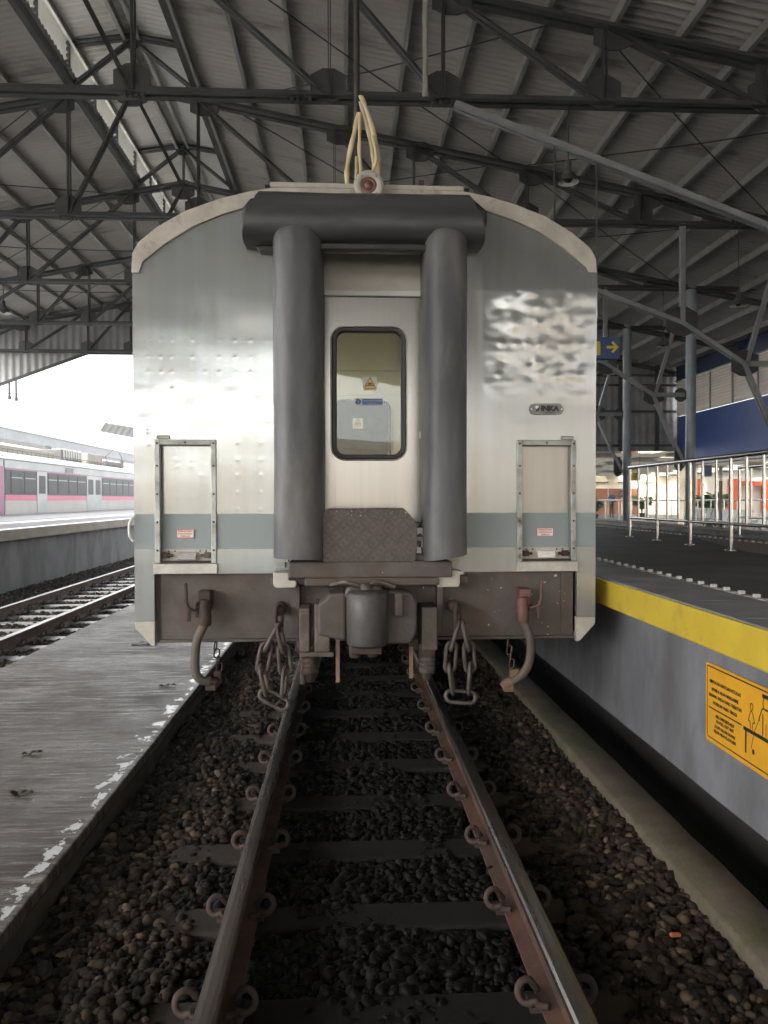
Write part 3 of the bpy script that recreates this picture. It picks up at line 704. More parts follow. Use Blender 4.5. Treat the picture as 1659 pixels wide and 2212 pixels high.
# ------------------------------------------------------------------ side building with blue front
sb = thing('station_building', 'blue and cream clad upper front of the station hall above the platform', 'building')
b = MB(); b.box(9.2, 9.32, -6, 21.35, 2.45, 3.84); b.build('blue_fascia', 'blue_wall', sb)
b = MB(); ys = np.arange(-6, 21.35, .0125)
zs = np.arange(3.845, 4.82, .0125); vs = []
for z in zs:
    d = .010*math.sin(2*math.pi*z/.075); vs += [(9.19 + d, -6, z), (9.19 + d, 21.35, z)]
b.add(vs, [(2*i, 2*i + 1, 2*i + 3, 2*i + 2) for i in range(len(zs) - 1)], 0, True); pc = b.build('pale_cladding', 'white_sheet', sb)
for y in np.arange(-6, 21, 1.15): MB().box(9.155, 9.178, y, y + .05, 3.845, 4.82).build('cover_strip', 'conduit', pc)
b = MB(); b.box(9.17, 9.35, -6, 21.35, 4.821, 5.25); b.box(9.12, 9.168, -6, 21.35, 4.83, 4.86); b.build('navy_band', 'blue_dark', sb)
b = MB(); b.box(9.10, 9.199, -6, 21.35, 2.455, 2.50, 0); b.build('bottom_trim', 'coping_white', sb)
# hall behind, lit through translucent panels
hall = thing('station_hall', 'bright cream station hall beyond the platforms with translucent roof strips', 'building')
b = MB(); zr = 3.35
xs = [9.4, 10.4, 12.6, 13.6, 16.0, 17.0, 19.6, 20.6]
for i in range(0, 7, 2): b.box(xs[i], xs[i + 1], -6, 60, zr, zr + .08)
b.box(23.4, 30, -6, 60, zr, zr + .08)
xs.append(23.4)
b.box(6.6, 9.39, 21.7, 60, zr, zr + .08)
b.build('ceiling', 'hall_roof', hall)
b = MB()
for y in np.arange(23, 60, 3.6): b.box(6.7, 30, y, y + .12, zr - .14, zr - .002)
for i in range(1, 8, 2): b.add([(xs[i], -6, zr + .04), (xs[i + 1], -6, zr + .04), (xs[i + 1], 60, zr + .04), (xs[i], 60, zr + .04)], [(0, 1, 2, 3)], 1)
b.build('skylight_strip', ['purlin', 'skylight'], hall)
MB().box(6.0, 34, 58, 58.2, .35, zr - .01).build('far_wall', 'white_wall', hall)
MB().box(24.5, 24.7, -6, 57.9, .35, zr - .01).build('long_wall', 'white_plaster', hall)
b = MB(); b.box(15.4, 17.0, 57.93, 57.99, 1.55, 1.57); b.build('vent_row', 'black', hall)
for x in (18.85, 19.9, 21.2):
    o = MB().box(x, x + .95, 57.92, 57.99, .352, 2.30).build('door', 'wood', hall); b = MB()
    b.box(x + .13, x + .82, 57.905, 57.92, 1.5, 2.1); b.box(x + .13, x + .82, 57.905, 57.92, .6, 1.3); b.build('door_panel', 'wood', o)
b = MB()
for x0 in (18.9, 20.6, 22.4):
    for k in range(5): b.box(x0 + .2*k, x0 + .2*k + .15, 57.9, 57.98, 2.72, 2.80)
b.build('vent_block', 'black', hall)
o = MB().box(24.40, 24.48, 41.2, 42.1, .352, 2.55).build('door', 'wood', hall)
MB().box(24.34, 24.39, 41.4, 41.9, 1.2, 2.3).build('door_panel', 'black', o)
# orange kiosk frames
ki = thing('ticket_kiosk', 'orange red framed kiosk with blue name strip inside the hall', 'kiosk')
for x in (17.0, 19.6, 21.4, 23.4):
    MB().box(x, x + (1.0 if x == 17.0 else .45), 38.6, 39.0, .352, 2.55).build('post', 'orange', ki)
MB().box(19.6, 24.2, 38.55, 39.02, 2.20, 2.42).build('lintel', 'orange', ki)
MB().box(19.0, 24.2, 39.1, 40, .352, 2.6).build('kiosk_wall', 'white_plaster', ki)
MB().box(22.0, 23.0, 38.4, 38.55, 1.40, 1.62).build('name_strip', 'sticker_blue', ki)
b = MB(); b.box(22.05, 22.35, 24.96, 25.06, .352, 3.2); b.build('drain_stub', 'grey_metal', hall)
hp = thing('hall_pillar', 'square cream pillar standing in the hall behind the railing', 'pillar')
MB().box(15.35, 16.0, 34.7, 35.3, .352, zr - .15).build('shaft', 'white_wall', hp); MB().box(15.3, 16.05, 34.65, 35.35, zr - .3, zr - .145).build('capital', 'hall_roof', hp)
dp = thing('drain_pipe', 'pale vertical drain pipe with dark lower half behind the railing', 'pipe')
MB().lathe([(.06, .352), (.06, 2.15)], (12.78, 26, 0), 'Z', 12).build('lower_pipe', 'pot', dp)
MB().lathe([(.055, 2.151), (.055, 2.6), (.08, 2.601), (.08, 2.70)], (12.78, 26, 0), 'Z', 12).build('upper_pipe', 'cream', dp)
bn = thing('banner', 'yellow notice banner hanging above the far railing', 'banner')
MB().box(8.88, 9.185, 24.0, 24.02, 2.10, 2.385).build('banner_sheet', 'sign_yellow', bn)
b = MB()
for k in range(5): b.box(8.96, 9.15 - .03*(k % 2), 23.992, 23.998, 2.33 - .045*k, 2.345 - .045*k)
b.build('printed_lines', 'black', bn)
b = MB()
for x in (8.9, 9.16): b.tube([(x, 24.01, 2.385), (x, 24.01, zr - .1)], .006, 5)
b.build('hanger', 'black_pipe', bn)
tv = thing('television', 'dark flat screen hanging under the blue front behind the railing', 'screen')
MB().box(11.2, 11.5, 24.0, 24.05, 2.24, 2.60).build('screen_body', 'screen', tv, bevel=.006)
MB().box(11.22, 11.48, 23.994, 23.999, 2.26, 2.58).build('screen_glass', 'blue_dark', tv)
b = MB(); b.tube([(11.35, 24.02, 2.60), (11.35, 24.02, 3.34)], .012, 6); b.build('drop_pole', 'truss', tv)
gs = thing('green_sign', 'green and white notice on the white hall wall, rightmost', 'sign')
MB().box(24.33, 24.39, 36.0, 39.0, 1.50, 1.75).build('sign_panel', 'white', gs); MB().box(24.31, 24.329, 36.0, 39.0, 1.68, 1.76).build('sign_strip', 'green', gs)

# ------------------------------------------------------------------ stainless railings
def railing(x, y0, bays, bay, zb, h, label, axis='Y', thick=.022):
    t = thing('railing', label, 'railing', 'stainless railings')
    P = (lambda s, z: (x, y0 - s, z)) if axis == 'Y' else (lambda s, z: (x + s, y0, z))
    Lg = bays*bay
    b = MB(); b.tube([P(-.02, zb + h), P(Lg + .02, zb + h)], thick*1.15, 12); b.build('top_rail', 'stainless', t)
    b = MB(); b.tube([P(0, zb + .28*h), P(Lg, zb + .28*h)], thick*.75, 10); b.build('lower_rail', 'stainless', t)
    for i in range(bays + 1):
        b = MB(); b.tube([P(i*bay, zb + .005), P(i*bay, zb + h - .02)], thick, 12)
        q = P(i*bay, zb); b.lathe([(.055, 0), (.055, .008), (thick, .012)], q, 'Z', 16); b.build('post', 'stainless', t)
        if i < bays:
            for k in (1, 2):
                b = MB(); b.tube([P(i*bay + bay*k/3, zb + .28*h), P(i*bay + bay*k/3, zb + h - .02)], thick*.72, 10); b.build('baluster', 'stainless', t)
    return t
railing(3.87, 10.72, 7, .957, 1.0, .985, 'nearest stainless railing on the dark platform, leftmost of the two long ones')
railing(5.46, 10.72, 7, .957, 1.0, .985, 'second stainless railing, behind the first towards the blue building')
railing(8.5, 30, 10, 1.6, .35, 1.12, 'far stainless railing across the hall, facing the tracks', axis='X', thick=.03)

# ------------------------------------------------------------------ benches, plants, person, fan
def bench(label, x, y):
    t = thing('waiting_bench', label, 'bench', 'metal waiting benches')
    b = MB(); b.beam((0, .0, .36), (0, 2.1, .36), .05, .05); b.build('beam', 'grey_metal', t)
    for k in range(4):
        yy = .07 + .52*k; b = MB()
        lo_ = []
        for px, pz in ((-.26, .41), (-.22, .43), (.12, .39), (.17, .42), (.26, .72), (.29, .80)): lo_.append([(px, yy, pz), (px, yy + .45, pz), (px + .012, yy + .45, pz - .012), (px + .012, yy, pz - .012)])
        loft(b, lo_, 0, sm=False); b.build('seat', 'seat_metal', t)
    for yy in (.3, 1.8):
        b = MB(); b.beam((0, yy, .35), (-.25, yy, .02), .035, .035); b.beam((0, yy, .35), (.25, yy, .02), .035, .035); b.build('leg', 'grey_metal', t)
    t.location = (x, y, .352); return t
B0 = bench('row of grey metal seats behind the railing, nearest the camera', 12.6, 21.5)
for lab, x, y in (('row of grey metal seats, middle row below the palm', 12.9, 24.5), ('row of grey metal seats near the smaller palm', 14.2, 29.5), ('row of grey metal seats in the second line against the hall', 14.0, 22.5)):
    o = copytree(B0); o.location = (x, y, .352); o['label'] = lab
def plant(x, y, z, hgt, spread, n, label, palm=True):
    t = thing('potted_plant', label, 'plant', 'potted plants on the platform')
    pr = .16*spread/.5 + .06; b = MB(); b.lathe([(pr*.7, 0), (pr, .26), (pr*1.08, .27), (pr*1.08, .30), (pr*.9, .30), (pr*.85, .26)], (0, 0, 0), 'Z', 16); b.build('pot', 'pot', t)
    b = MB()
    for i in range(n):
        az = rng.uniform(0, 6.28); le = hgt*rng.uniform(.6, 1.05); out = spread*rng.uniform(.35, 1)
        path = [Vector((0, 0, .27)), Vector((math.cos(az)*out*.25, math.sin(az)*out*.25, .27 + le*.6)), Vector((math.cos(az)*out*.65, math.sin(az)*out*.65, .27 + le*.92)), Vector((math.cos(az)*out, math.sin(az)*out, .27 + le*.80))]
        pts = bez(path, 5); b.tube(pts, .012, 4)
        for j in range(3, len(pts)):
            d = (pts[j] - pts[j - 1]).normalized(); sd_ = d.cross(Vector((0, 0, 1))).normalized()
            L = (.42*(1 - abs(j/len(pts) - .55)) if palm else .26)
            for s in (-1, 1):
                tip = pts[j] + d*L*.6 + sd_*s*L + Vector((0, 0, -L*.35*rng.random())); w = d*.03 + Vector((0, 0, .016))
                mid = (pts[j] + tip)/2
                b.add([pts[j], mid + w*(1 if palm else 2.5), tip, mid - w*(1 if palm else 2.5)], [(0, 1, 2, 3)])
    b.build('foliage', 'leaf', t); t.location = (x, y, z); return t
plant(15.3, 32, .352, 1.15, .95, 34, 'large palm in a dark pot behind the railing')
plant(18.2, 47, .352, 1.05, .75, 20, 'smaller palm in a dark pot left of the larger palm')
plant(14.25, 44, .352, .95, .5, 30, 'leafy bush in a dark pot beside the carriage edge', palm=False)
def person(x, y, z):
    me = bpy.data.meshes.new('person'); 
    V = [(0, 0, .92), (0, 0, 1.12), (0, .01, 1.36), (0, 0, 1.47), (0, -.02, 1.58), (0, -.02, 1.70),
         (-.09, 0, .86), (-.10, -.01, .48), (-.11, .02, .07), (-.11, -.10, .04),
         (.09, 0, .86), (.10, .01, .48), (.12, .03, .07), (.13, -.09, .04),
         (-.18, .01, 1.39), (-.25, .02, 1.12), (-.22, -.12, .92), (-.20, -.17, .84), (.18, .01, 1.39), (.25, .02, 1.12), (.24, -.10, .90), (.23, -.14, .82)]
    E = [(0, 1), (1, 2), (2, 3), (3, 4), (4, 5), (0, 6), (6, 7), (7, 8), (8, 9), (0, 10), (10, 11), (11, 12), (12, 13), (2, 14), (14, 15), (15, 16), (16, 17), (2, 18), (18, 19), (19, 20), (20, 21)]
    Rr = [.14, .13, .145, .055, .085, .075, .085, .06, .045, .04, .085, .06, .045, .04, .06, .045, .035, .038, .06, .045, .035, .038]
    me.from_pydata(V, E, []); o = bpy.data.objects.new('person', me); COL.objects.link(o)
    s = o.modifiers.new('skin', 'SKIN'); s.use_smooth_shade = True
    for i, r_ in enumerate(Rr): me.skin_vertices[0].data[i].radius = (r_, r_*.85)
    me.skin_vertices[0].data[0].use_root = True
    o.modifiers.new('sub', 'SUBSURF').levels = 2
    bpy.context.view_layer.update(); dg = bpy.context.evaluated_depsgraph_get()
    m2 = bpy.data.meshes.new_from_object(o.evaluated_get(dg)); bpy.data.objects.remove(o)
    m2.materials.clear()
    for k in ('trousers', 'shirt', 'skin', 'hair'): m2.materials.append(MAT[k])
    for p in m2.polygons:
        c = p.center
        arm = abs(c.x) > .19 and c.z > .75
        p.material_index = (2 if c.z < .99 or (c.z < 1.08 and False) else 1) if arm else (0 if c.z < .95 else (1 if c.z < 1.45 else (3 if c.z > 1.65 or (c.y > .0 and c.z > 1.52) else 2)))
        p.use_smooth = True
    o = bpy.data.objects.new('person', m2); COL.objects.link(o); o.location = (x, y, z); o.rotation_euler = (0, 0, R(25))
    return tag(o, 'person in a blue shirt and dark trousers standing behind the far railing', 'person')
person(16.3, 47, .35)
fn = thing('pedestal_fan', 'dark pedestal fan standing beside the person in blue', 'fan')
b = MB(); b.lathe([(.22, 0), (.2, .04), (.03, .06), (.025, 1.35)], (0, 0, 0), 'Z', 14); b.build('stand', 'black_pipe', fn)
b = MB()
for r_ in (.34, .26, .17): b.tube([(r_*math.cos(a), -.06, 1.5 + r_*math.sin(a)) for a in np.linspace(0, 6.283, 25)[:-1]], .012, 5, True)
for a in np.linspace(0, 6.283, 17)[:-1]: b.beam((.05*math.cos(a), -.08, 1.5 + .05*math.sin(a)), (.34*math.cos(a), -.06, 1.5 + .34*math.sin(a)), .01, .01)
b.build('guard', 'black_pipe', fn)
b = MB(); b.lathe([(.0, -.10), (.06, -.09), (.07, .1), (.0, .13)], (0, 0, 1.5), 'Y', 12)
for a in (0, 2.09, 4.19): b.add([(.05*math.cos(a - .4), -.02, 1.5 + .05*math.sin(a - .4)), (.3*math.cos(a - .5), .0, 1.5 + .3*math.sin(a - .5)), (.3*math.cos(a + .5), -.04, 1.5 + .3*math.sin(a + .5)), (.05*math.cos(a + .4), -.04, 1.5 + .05*math.sin(a + .4))], [(0, 1, 2, 3)])
b.build('blades', 'roof_kit_dark', fn); fn.location = (17.4, 48, .35)

# ------------------------------------------------------------------ hanging sign, lamps, pipes under the roof
sg = thing('platform_sign', 'dark blue hanging direction sign with yellow arrow beside the carriage', 'sign')
MB().box(1.72, 2.652, 7.75, 7.83, 2.967, 3.192).build('sign_box', 'sign_blue', sg, bevel=.008)
b = MB(); b.add([(2.512, 7.745, 3.076), (2.612, 7.745, 3.076), (2.612, 7.745, 3.102), (2.512, 7.745, 3.102)], [(0, 1, 2, 3)])
for s in (1, -1): b.add([(2.638, 7.7448, 3.089), (2.578, 7.7448, 3.089 + s*.060), (2.560, 7.7448, 3.089 + s*.044), (2.604, 7.7448, 3.089)], [(0, 1, 2, 3)])
b.build('arrow', 'sign_yellow', sg)
MB().box(2.408, 2.447, 7.744, 7.7445, 3.006, 3.146).build('letter', 'sign_yellow', sg)
b = MB()
for x, zt in ((2.42, 5.02), (1.985, 5.2)): b.tube([(x, 7.79, 3.19), (x, 7.79, zt)], .010, 6)
b.build('hanger_rod', 'black_pipe', sg)
def lamp(x, y, z, zt, lab, r_=.10):
    t = thing('pendant_lamp', lab, 'lamp', 'pendant lamps under the roof')
    b = MB(); b.tube([(0, 0, .16), (0, 0, zt - z)], .008, 6); b.build('stem', 'truss', t)
    b = MB(); b.lathe([(.022, .20), (.03, .19), (.034, .085), (r_*.55, .06), (r_*.88, .02), (r_*1.05, -.03), (r_*1.10, -.032)], (0, 0, 0), 'Z', 24); b.build('lamp_shade', 'lamp_shade', t)
    b = MB(); b.lathe([(r_*1.04, -.030), (r_*.84, .015), (r_*.5, .052), (.0, .056)], (0, 0, 0), 'Z', 24); b.build('reflector', 'lamp_inner', t)
    b = MB(); b.lathe([(.0, -.035), (.035, -.02), (.045, .01), (.02, .06)], (0, 0, 0), 'Z', 14); b.build('bulb', 'roof_kit_dark', t)
    t.location = (x, y, z)
lamp(2.13, 7.8, 4.80, BZ - .03, 'pendant lamp with white reflector above the right end of the carriage')
lamp(5.68, 11.2, 4.43, BZ - .03, 'pendant lamp near the upper right column', .12)
lamp(5.95, 14.57, 4.50, BZ - .03, 'smaller pendant lamp between the two grey columns', .13)
lamp(6.05, 17.95, 4.51, BZ - .03, 'farthest pendant lamp behind the left grey column', .14)
lamp(-6.45, 14.57, 5.02, BZ - .03, 'pendant lamp at the far left under the roof', .13)
hp = thing('supply_pipe', 'black vertical water pipe hanging from the roof over the carriage end', 'pipe')
zt = chord_z(-.06) + .1
b = MB(); b.tube([(-.06, 5.4, 4.06), (-.06, 5.4, zt)], .021, 10); b.build('pipe_shaft', 'black_pipe', hp)
b = MB(); b.lathe([(.024, 4.05), (.027, 4.07), (.027, 4.16), (.022, 4.18)], (-.06, 5.4, 0), 'Z', 10); b.lathe([(.0185, 3.93), (.0185, 4.05)], (-.06, 5.4, 0), 'Z', 10); b.build('valve', 'rust', hp)
b = MB(); b.tube([(-.06, 5.4, 3.93), (-.062, 5.395, 3.86), (-.064, 5.38, 3.78), (-.062, 5.37, 3.735), (-.04, 5.36, 3.722), (-.02, 5.35, 3.728)], .013, 8); b.build('green_spout', 'strap', hp)
def strap(pts, w_, lab):
    w_ *= 1.2
    b = MB(); P = bez(pts, 10); lo_ = []
    for i, p in enumerate(P):
        a = .25*math.sin(i*.25); d = Vector((math.cos(a), math.sin(a), 0)); n_ = Vector((-d.y, d.x, 0))
        w = w_*(1 + .15*math.sin(i*.4))
        lo_.append([p + d*w + n_*.003, p + n_*.008, p - d*w + n_*.003, p - d*w - n_*.003, p - n_*.008, p + d*w - n_*.003])
    loft(b, lo_); o = b.build('flat_hose', 'strap'); tag(o, lab, 'hose', 'flat hoses draped over the carriage end'); return o
y_ = 5.33
strap([(-.045, y_, 4.20), (-.075, y_, 4.08), (-.105, y_, 3.95), (-.128, y_, 3.82), (-.130, y_, 3.75), (-.124, y_, 3.68)], .014, 'leftmost yellowed flat hose beside the black pipe')
strap([(-.040, y_ - .02, 4.19), (-.042, y_ - .02, 4.05), (-.045, y_ - .02, 3.93), (-.035, y_ - .02, 3.82), (-.022, y_ - .02, 3.64)], .010, 'yellowed flat hose just right of the black pipe')
strap([(-.034, y_ + .01, 4.28), (-.01, y_ + .01, 4.20), (.02, y_ + .01, 4.08), (.045, y_ + .01, 3.95), (.062, y_ + .01, 3.83), (.064, y_ + .01, 3.64)], .013, 'yellowed flat hose hanging down behind the tail lamp')
strap([(-.034, y_ - .03, 4.30), (.0, y_ - .03, 4.22), (.045, y_ - .03, 4.08), (.075, y_ - .03, 3.94), (.084, y_ - .03, 3.83), (.080, y_ - .03, 3.66)], .014, 'rightmost yellowed flat hose over the carriage roof')
strap([(.045, y_ - .055, 4.02), (.066, y_ - .055, 3.92), (.066, y_ - .055, 3.84), (.038, y_ - .055, 3.77), (-.01, y_ - .055, 3.72)], .010, 'yellowed flat hose curling left onto the tail lamp')
cd = thing('conduit', 'pale grey vertical conduit above the middle of the nearest truss', 'conduit')
cx_ = .66; MB().tube([(cx_, 7.72, BZ - .02), (cx_, 7.72, chord_z(cx_) + .1)], .028, 10).build('pipe_shaft', 'conduit', cd)
for zc in (BZ - .01, BZ + .75): MB().lathe([(.034, zc - .03), (.034, zc + .03)], (cx_, 7.72, 0), 'Z', 10).build('coupling', 'conduit', cd)
hr = thing('catenary_hanger', 'pair of thin grey rods hanging in the bright opening at far left', 'hanger')
for x, zb in ((-10.18, 4.55), (-9.98, 4.50)):
    b = MB(); b.tube([(x, 23.5, zb), (x, 23.5, 6.9)], .034, 8); b.lathe([(.055, zb), (.055, zb + .1)], (x, 23.5, 0), 'Z', 10); b.build('rod', 'truss', hr)
b = MB(); b.beam((-10.3, 23.5, 6.9), (-9.8, 23.5, 6.9), .05, .05); b.build('cross_bar', 'grey_metal', hr)
for k, (y, z, lab) in enumerate(((23.5, 4.72, 'thin overhead wire crossing the bright opening, higher one'), (27, 4.45, 'thin overhead wire crossing the bright opening, lower one'))):
    b = MB(); b.tube([(-40, y + 8, z + .3), (-10.1, y, z), (4, y + 1, z - .1)], .014, 5); tag(b.build('overhead_wire', 'truss'), lab, 'wire', 'overhead wires')

# ------------------------------------------------------------------ far left: commuter train, canopy
def commuter(yA, yB, first, label):
    t = thing('commuter_train', label, 'train', 'commuter cars beyond the far platform')
    X = -12.92; b = MB()
    prof = [(-15.6, .75), (X - .02, .75), (X, .85), (X, 3.05), (X - .06, 3.22), (X - .22, 3.36), (X - .8, 3.46), (-15.0, 3.46), (-15.6, 3.2)]
    b.prism(prof, 'Y', yA, yB); b.build('body', 'emu_silver', t)
    MB().box(X + .001, X + .012, yA + .02, yB - .02, 1.02, 1.515).build('lower_panel', 'emu_white', t)
    MB().box(X + .001, X + .014, yA + .02, yB - .02, 1.52, 1.735).build('pink_stripe', 'emu_pink', t)
    MB().box(X + .001, X + .012, yA + .02, yB - .02, 1.74, 2.70).build('window_band', 'emu_grey', t)
    MB().box(X + .001, X + .014, yA + .02, yB - .02, 2.702, 2.77).build('mauve_stripe', 'emu_purple', t)
    MB().box(X - .02, X + .05, yA + .02, yB - .02, 3.10, 3.16).build('gutter', 'coping_white', t)
    return t
t1 = commuter(29.45, 49.5, True, 'silver commuter car with pink stripe beyond the far platform')
X = -12.92
wins = [(29.95, 31.0), (31.2, 32.25), (33.6, 34.6), (34.72, 35.85), (36.05, 37.05), (37.2, 38.25), (40.95, 42.0), (42.2, 43.2), (43.4, 44.45), (44.6, 45.6), (45.8, 46.8)]
for a, c in wins:
    o = MB().box(X + .014, X + .026, a, c, 1.80, 2.62).build('window', 'emu_glass', t1)
    MB().box(X + .028, X + .034, a + .03, c - .03, 2.38, 2.42).build('window_bar', 'conduit', o)
for a, c in ((32.4, 33.45), (38.5, 40.75)):
    d = MB().box(X + .016, X + .03, a, c, 1.02, 2.72).build('door', 'emu_silver', t1)
    n = 2 if c - a > 1.5 else 1; w = (c - a)/n
    for k in range(n): MB().box(X + .031, X + .036, a + k*w + .18, a + (k + 1)*w - .18, 1.80, 2.55).build('pane', 'emu_glass', d)
MB().box(X + .016, X + .03, 35.7, 36.6, 2.78, 3.0).build('destination_display', 'screen', t1)
b = MB(); b.box(-14.9, -13.4, 36.6, 39.4, 3.40, 3.92)
k_ = b.build('air_conditioner', 'roof_kit_dark', t1, bevel=.05); b = MB()
for y in np.arange(36.75, 39.3, .33): b.box(-13.9, -13.385, y, y + .2, 3.48, 3.96)
b.build('grille', 'emu_white', k_)
MB().box(-14.9, -13.4, 40.2, 42.6, 3.40, 3.95).build('air_conditioner', 'roof_kit', t1, bevel=.06)
MB().box(-14.9, -13.4, 43.2, 46.2, 3.40, 3.70).build('equipment_box', 'roof_kit_dark', t1, bevel=.04)
MB().box(-14.9, -13.6, 30.5, 36.2, 3.42, 3.72).build('roof_duct', 'roof_kit', t1, bevel=.04)
b = MB()
for y in np.arange(29.6, 49.4, .45): b.tube([(-13.25, y, 3.38), (-13.25, y, 3.50)], .012, 5)
b.tube([(-13.25, 29.6, 3.52), (-13.25, 49.4, 3.52)], .018, 6); b.build('roof_cable', 'roof_kit_dark', t1)
b = MB()
for s in (-1, 1): b.tube([(-14.2 + s*.3, 48, 3.45), (-14.2 + s*.5, 47.2, 4.1), (-14.2, 47.6, 4.7)], .025, 6)
b.build('pantograph', 'roof_kit_dark', t1)
t2 = commuter(9.0, 29.35, False, 'mauve ended commuter car at the far left edge')
MB().box(X + .016, X + .03, 26.5, 29.33, .98, 2.80).build('mauve_end', 'emu_purple', t2)
for a, c in ((27.9, 28.9), (26.6, 27.6)): MB().box(X + .031, X + .04, a, c, 1.80, 2.62).build('window', 'emu_glass', t2)
k_ = MB().box(-14.9, -13.3, 27.4, 29.1, 3.40, 3.95).build('air_conditioner', 'roof_kit_dark', t2, bevel=.12)
MB().box(-13.299, -13.28, 27.8, 28.7, 3.5, 3.85).build('grille', 'emu_white', k_)
fc = thing('platform_canopy', 'long pale canopy roof beyond the commuter train', 'canopy')
MB().box(-24, -19.5, 10, 130, 5.52, 5.58).build('roof_deck', 'far_fascia', fc)
b = MB(); ys = np.arange(10, 130, .1); vs = []
for i, y in enumerate(ys): d = .02*(i % 2); vs += [(-19.48 + d, y, 5.02), (-19.48 + d, y, 5.60)]
b.add(vs, [(2*i, 2*i + 2, 2*i + 3, 2*i + 1) for i in range(len(ys) - 1)]); b.build('fascia', 'far_fascia', fc)
MB().box(-19.52, -19.40, 10, 130, 5.601, 5.66).build('gutter', 'conduit', fc)
for y in range(20, 128, 9): MB().box(-21.6, -21.3, y, y + .3, -.4, 5.5).build('post', 'column', fc)
fr = thing('corrugated_canopy', 'small sloping corrugated roof panel jutting out left of the carriage', 'canopy')
b = MB(); n = 90; vs = []
for i in range(n):
    x = -10.84 + 5.8*i/(n - 1); d = .018*(1 if (i//2) % 2 else -1); z = 4.98 - .155*(x + 10.84)
    vs += [(x, 34 + d, z - .48 - .035*(x + 10.84)), (x, 34.9 + d, z)]
b.add(vs, [(2*i, 2*i + 2, 2*i + 3, 2*i + 1) for i in range(n - 1)]); b.build('sheet', 'far_sheet', fr)
b = MB(); b.beam((-10.86, 34.9, 5.0), (-5.0, 34.9, 4.09), .08, .08); b.beam((-10.86, 33.98, 4.49), (-5.0, 33.98, 3.4), .05, .05); b.beam((-10.87, 33.98, 4.49), (-10.87, 34.9, 5.0), .06, .06); b.build('edge_rail', 'conduit', fr)
for x in (-8, -5.2): MB().tube([(x, 35.2, -.2), (x, 35.2, 4.5)], .09, 10).build('post', 'column', fr)

# ------------------------------------------------------------------ the carriage
FY = 4.98
car = thing('passenger_carriage', 'stainless steel passenger carriage end with rubber gangway bellows, standing on the middle track', 'train carriage', loc=(0, 0, 0))
OUT = [(-1.496, 2.984), (-1.490, 3.107), (-1.452, 3.174), (-1.335, 3.272), (-1.16, 3.375), (-.955, 3.452), (-.78, 3.500), (-.60, 3.534), (-.3, 3.553), (0, 3.560)]
OUT = OUT + [(-x, z) for x, z in OUT[-2::-1]]
INN = [(-1.446, 2.984), (-1.443, 3.0), (-1.424, 3.052), (-1.278, 3.172), (-1.102, 3.282), (-.926, 3.357), (-.75, 3.412), (-.59, 3.446), (-.3, 3.468), (0, 3.474)]
INN = INN + [(-x, z) for x, z in INN[-2::-1]]
def top(x):
    P = OUT
    for a, c in zip(P, P[1:]):
        if a[0] <= x <= c[0] and c[0] > a[0]: return a[1] + (c[1] - a[1])*(x - a[0])/(c[0] - a[0]) - .015
    return 2.97
dl = [(x, z, .00048*rng.uniform(.3, 1.2), .0070) for z in (2.896, 2.563, 2.456, 2.36, 2.225, 2.138, 2.05) for x in (-1.40, -1.32, -1.25, -1.12, -1.04, -.95, -.85, -.75, -.645) if rng.random() < .8]
dl += [(x + rng.uniform(-.004, .004), z, .0008, .0080) for x in (-.837, -.688) for z in (1.91, 1.80, 1.70, 1.59, 1.48)]
dl += [(-1.25, 2.25, .0010, .010), (-1.41, 2.20, .0008, .009), (-1.405, 1.98, .0012, .010), (-1.40, 1.90, .0010, .009)]
dr = []
for z in (2.887, 2.785, 2.683, 2.55, 2.44, 2.35, 2.21, 2.02, 1.90):
    for x in (.86, .96, 1.045, 1.12, 1.25, 1.32, 1.40):
        if rng.random() < .85:
            k = 1.0 if 2.3 < z < 2.9 else .35
            dr.append((x + rng.uniform(-.012, .012), z + rng.uniform(-.008, .008), .0016*k*rng.uniform(.5, 1.3)*rng.choice((1, 1, -1)), rng.uniform(.014, .030)))
dr += [(1.255, 3.02, -.006, .045), (1.30, 1.52, .003, .015)]
def disp(x, z, D):
    d = 0
    for a, c, amp, s in D:
        q = (x - a)**2 + (z - c)**2
        if q < 9*s*s: d += amp*math.exp(-q/(2*s*s))
    return d
def soft(t): t = max(0, min(1, t)); return t*t*(3 - 2*t)
def wl(x, z):
    k = soft((2.34 - z)/.12)*soft((z - 1.95)/.15)
    return disp(x, z, dl) + .0024*noise.noise(Vector((x*1.6, z*2.0, 3))) + .0011*noise.noise(Vector((x*2.6, z*5.5, 23))) + k*.0010*noise.noise(Vector((x*7, z*11, 9)))
def wr(x, z):
    k = soft((x - .74)/.05)*soft((z - 2.15)/.2)*soft((3.06 - z)/.2)
    v = Vector((x*4.5, z*9, 5)); v2 = Vector((x*11, z*22, 8))
    return disp(x, z, dr) + .002*noise.noise(Vector((x*1.5, z*2, 13))) + k*(.0011*noise.noise(v) + .00055*noise.noise(v2)) + soft((x - .66)/.4)*(.01*max(0, min(z, 2.9) - 2.15) + .0425*max(0, min(z, 2.9) - 2.15)**2)*(1 - soft((z - 2.85)/.38))
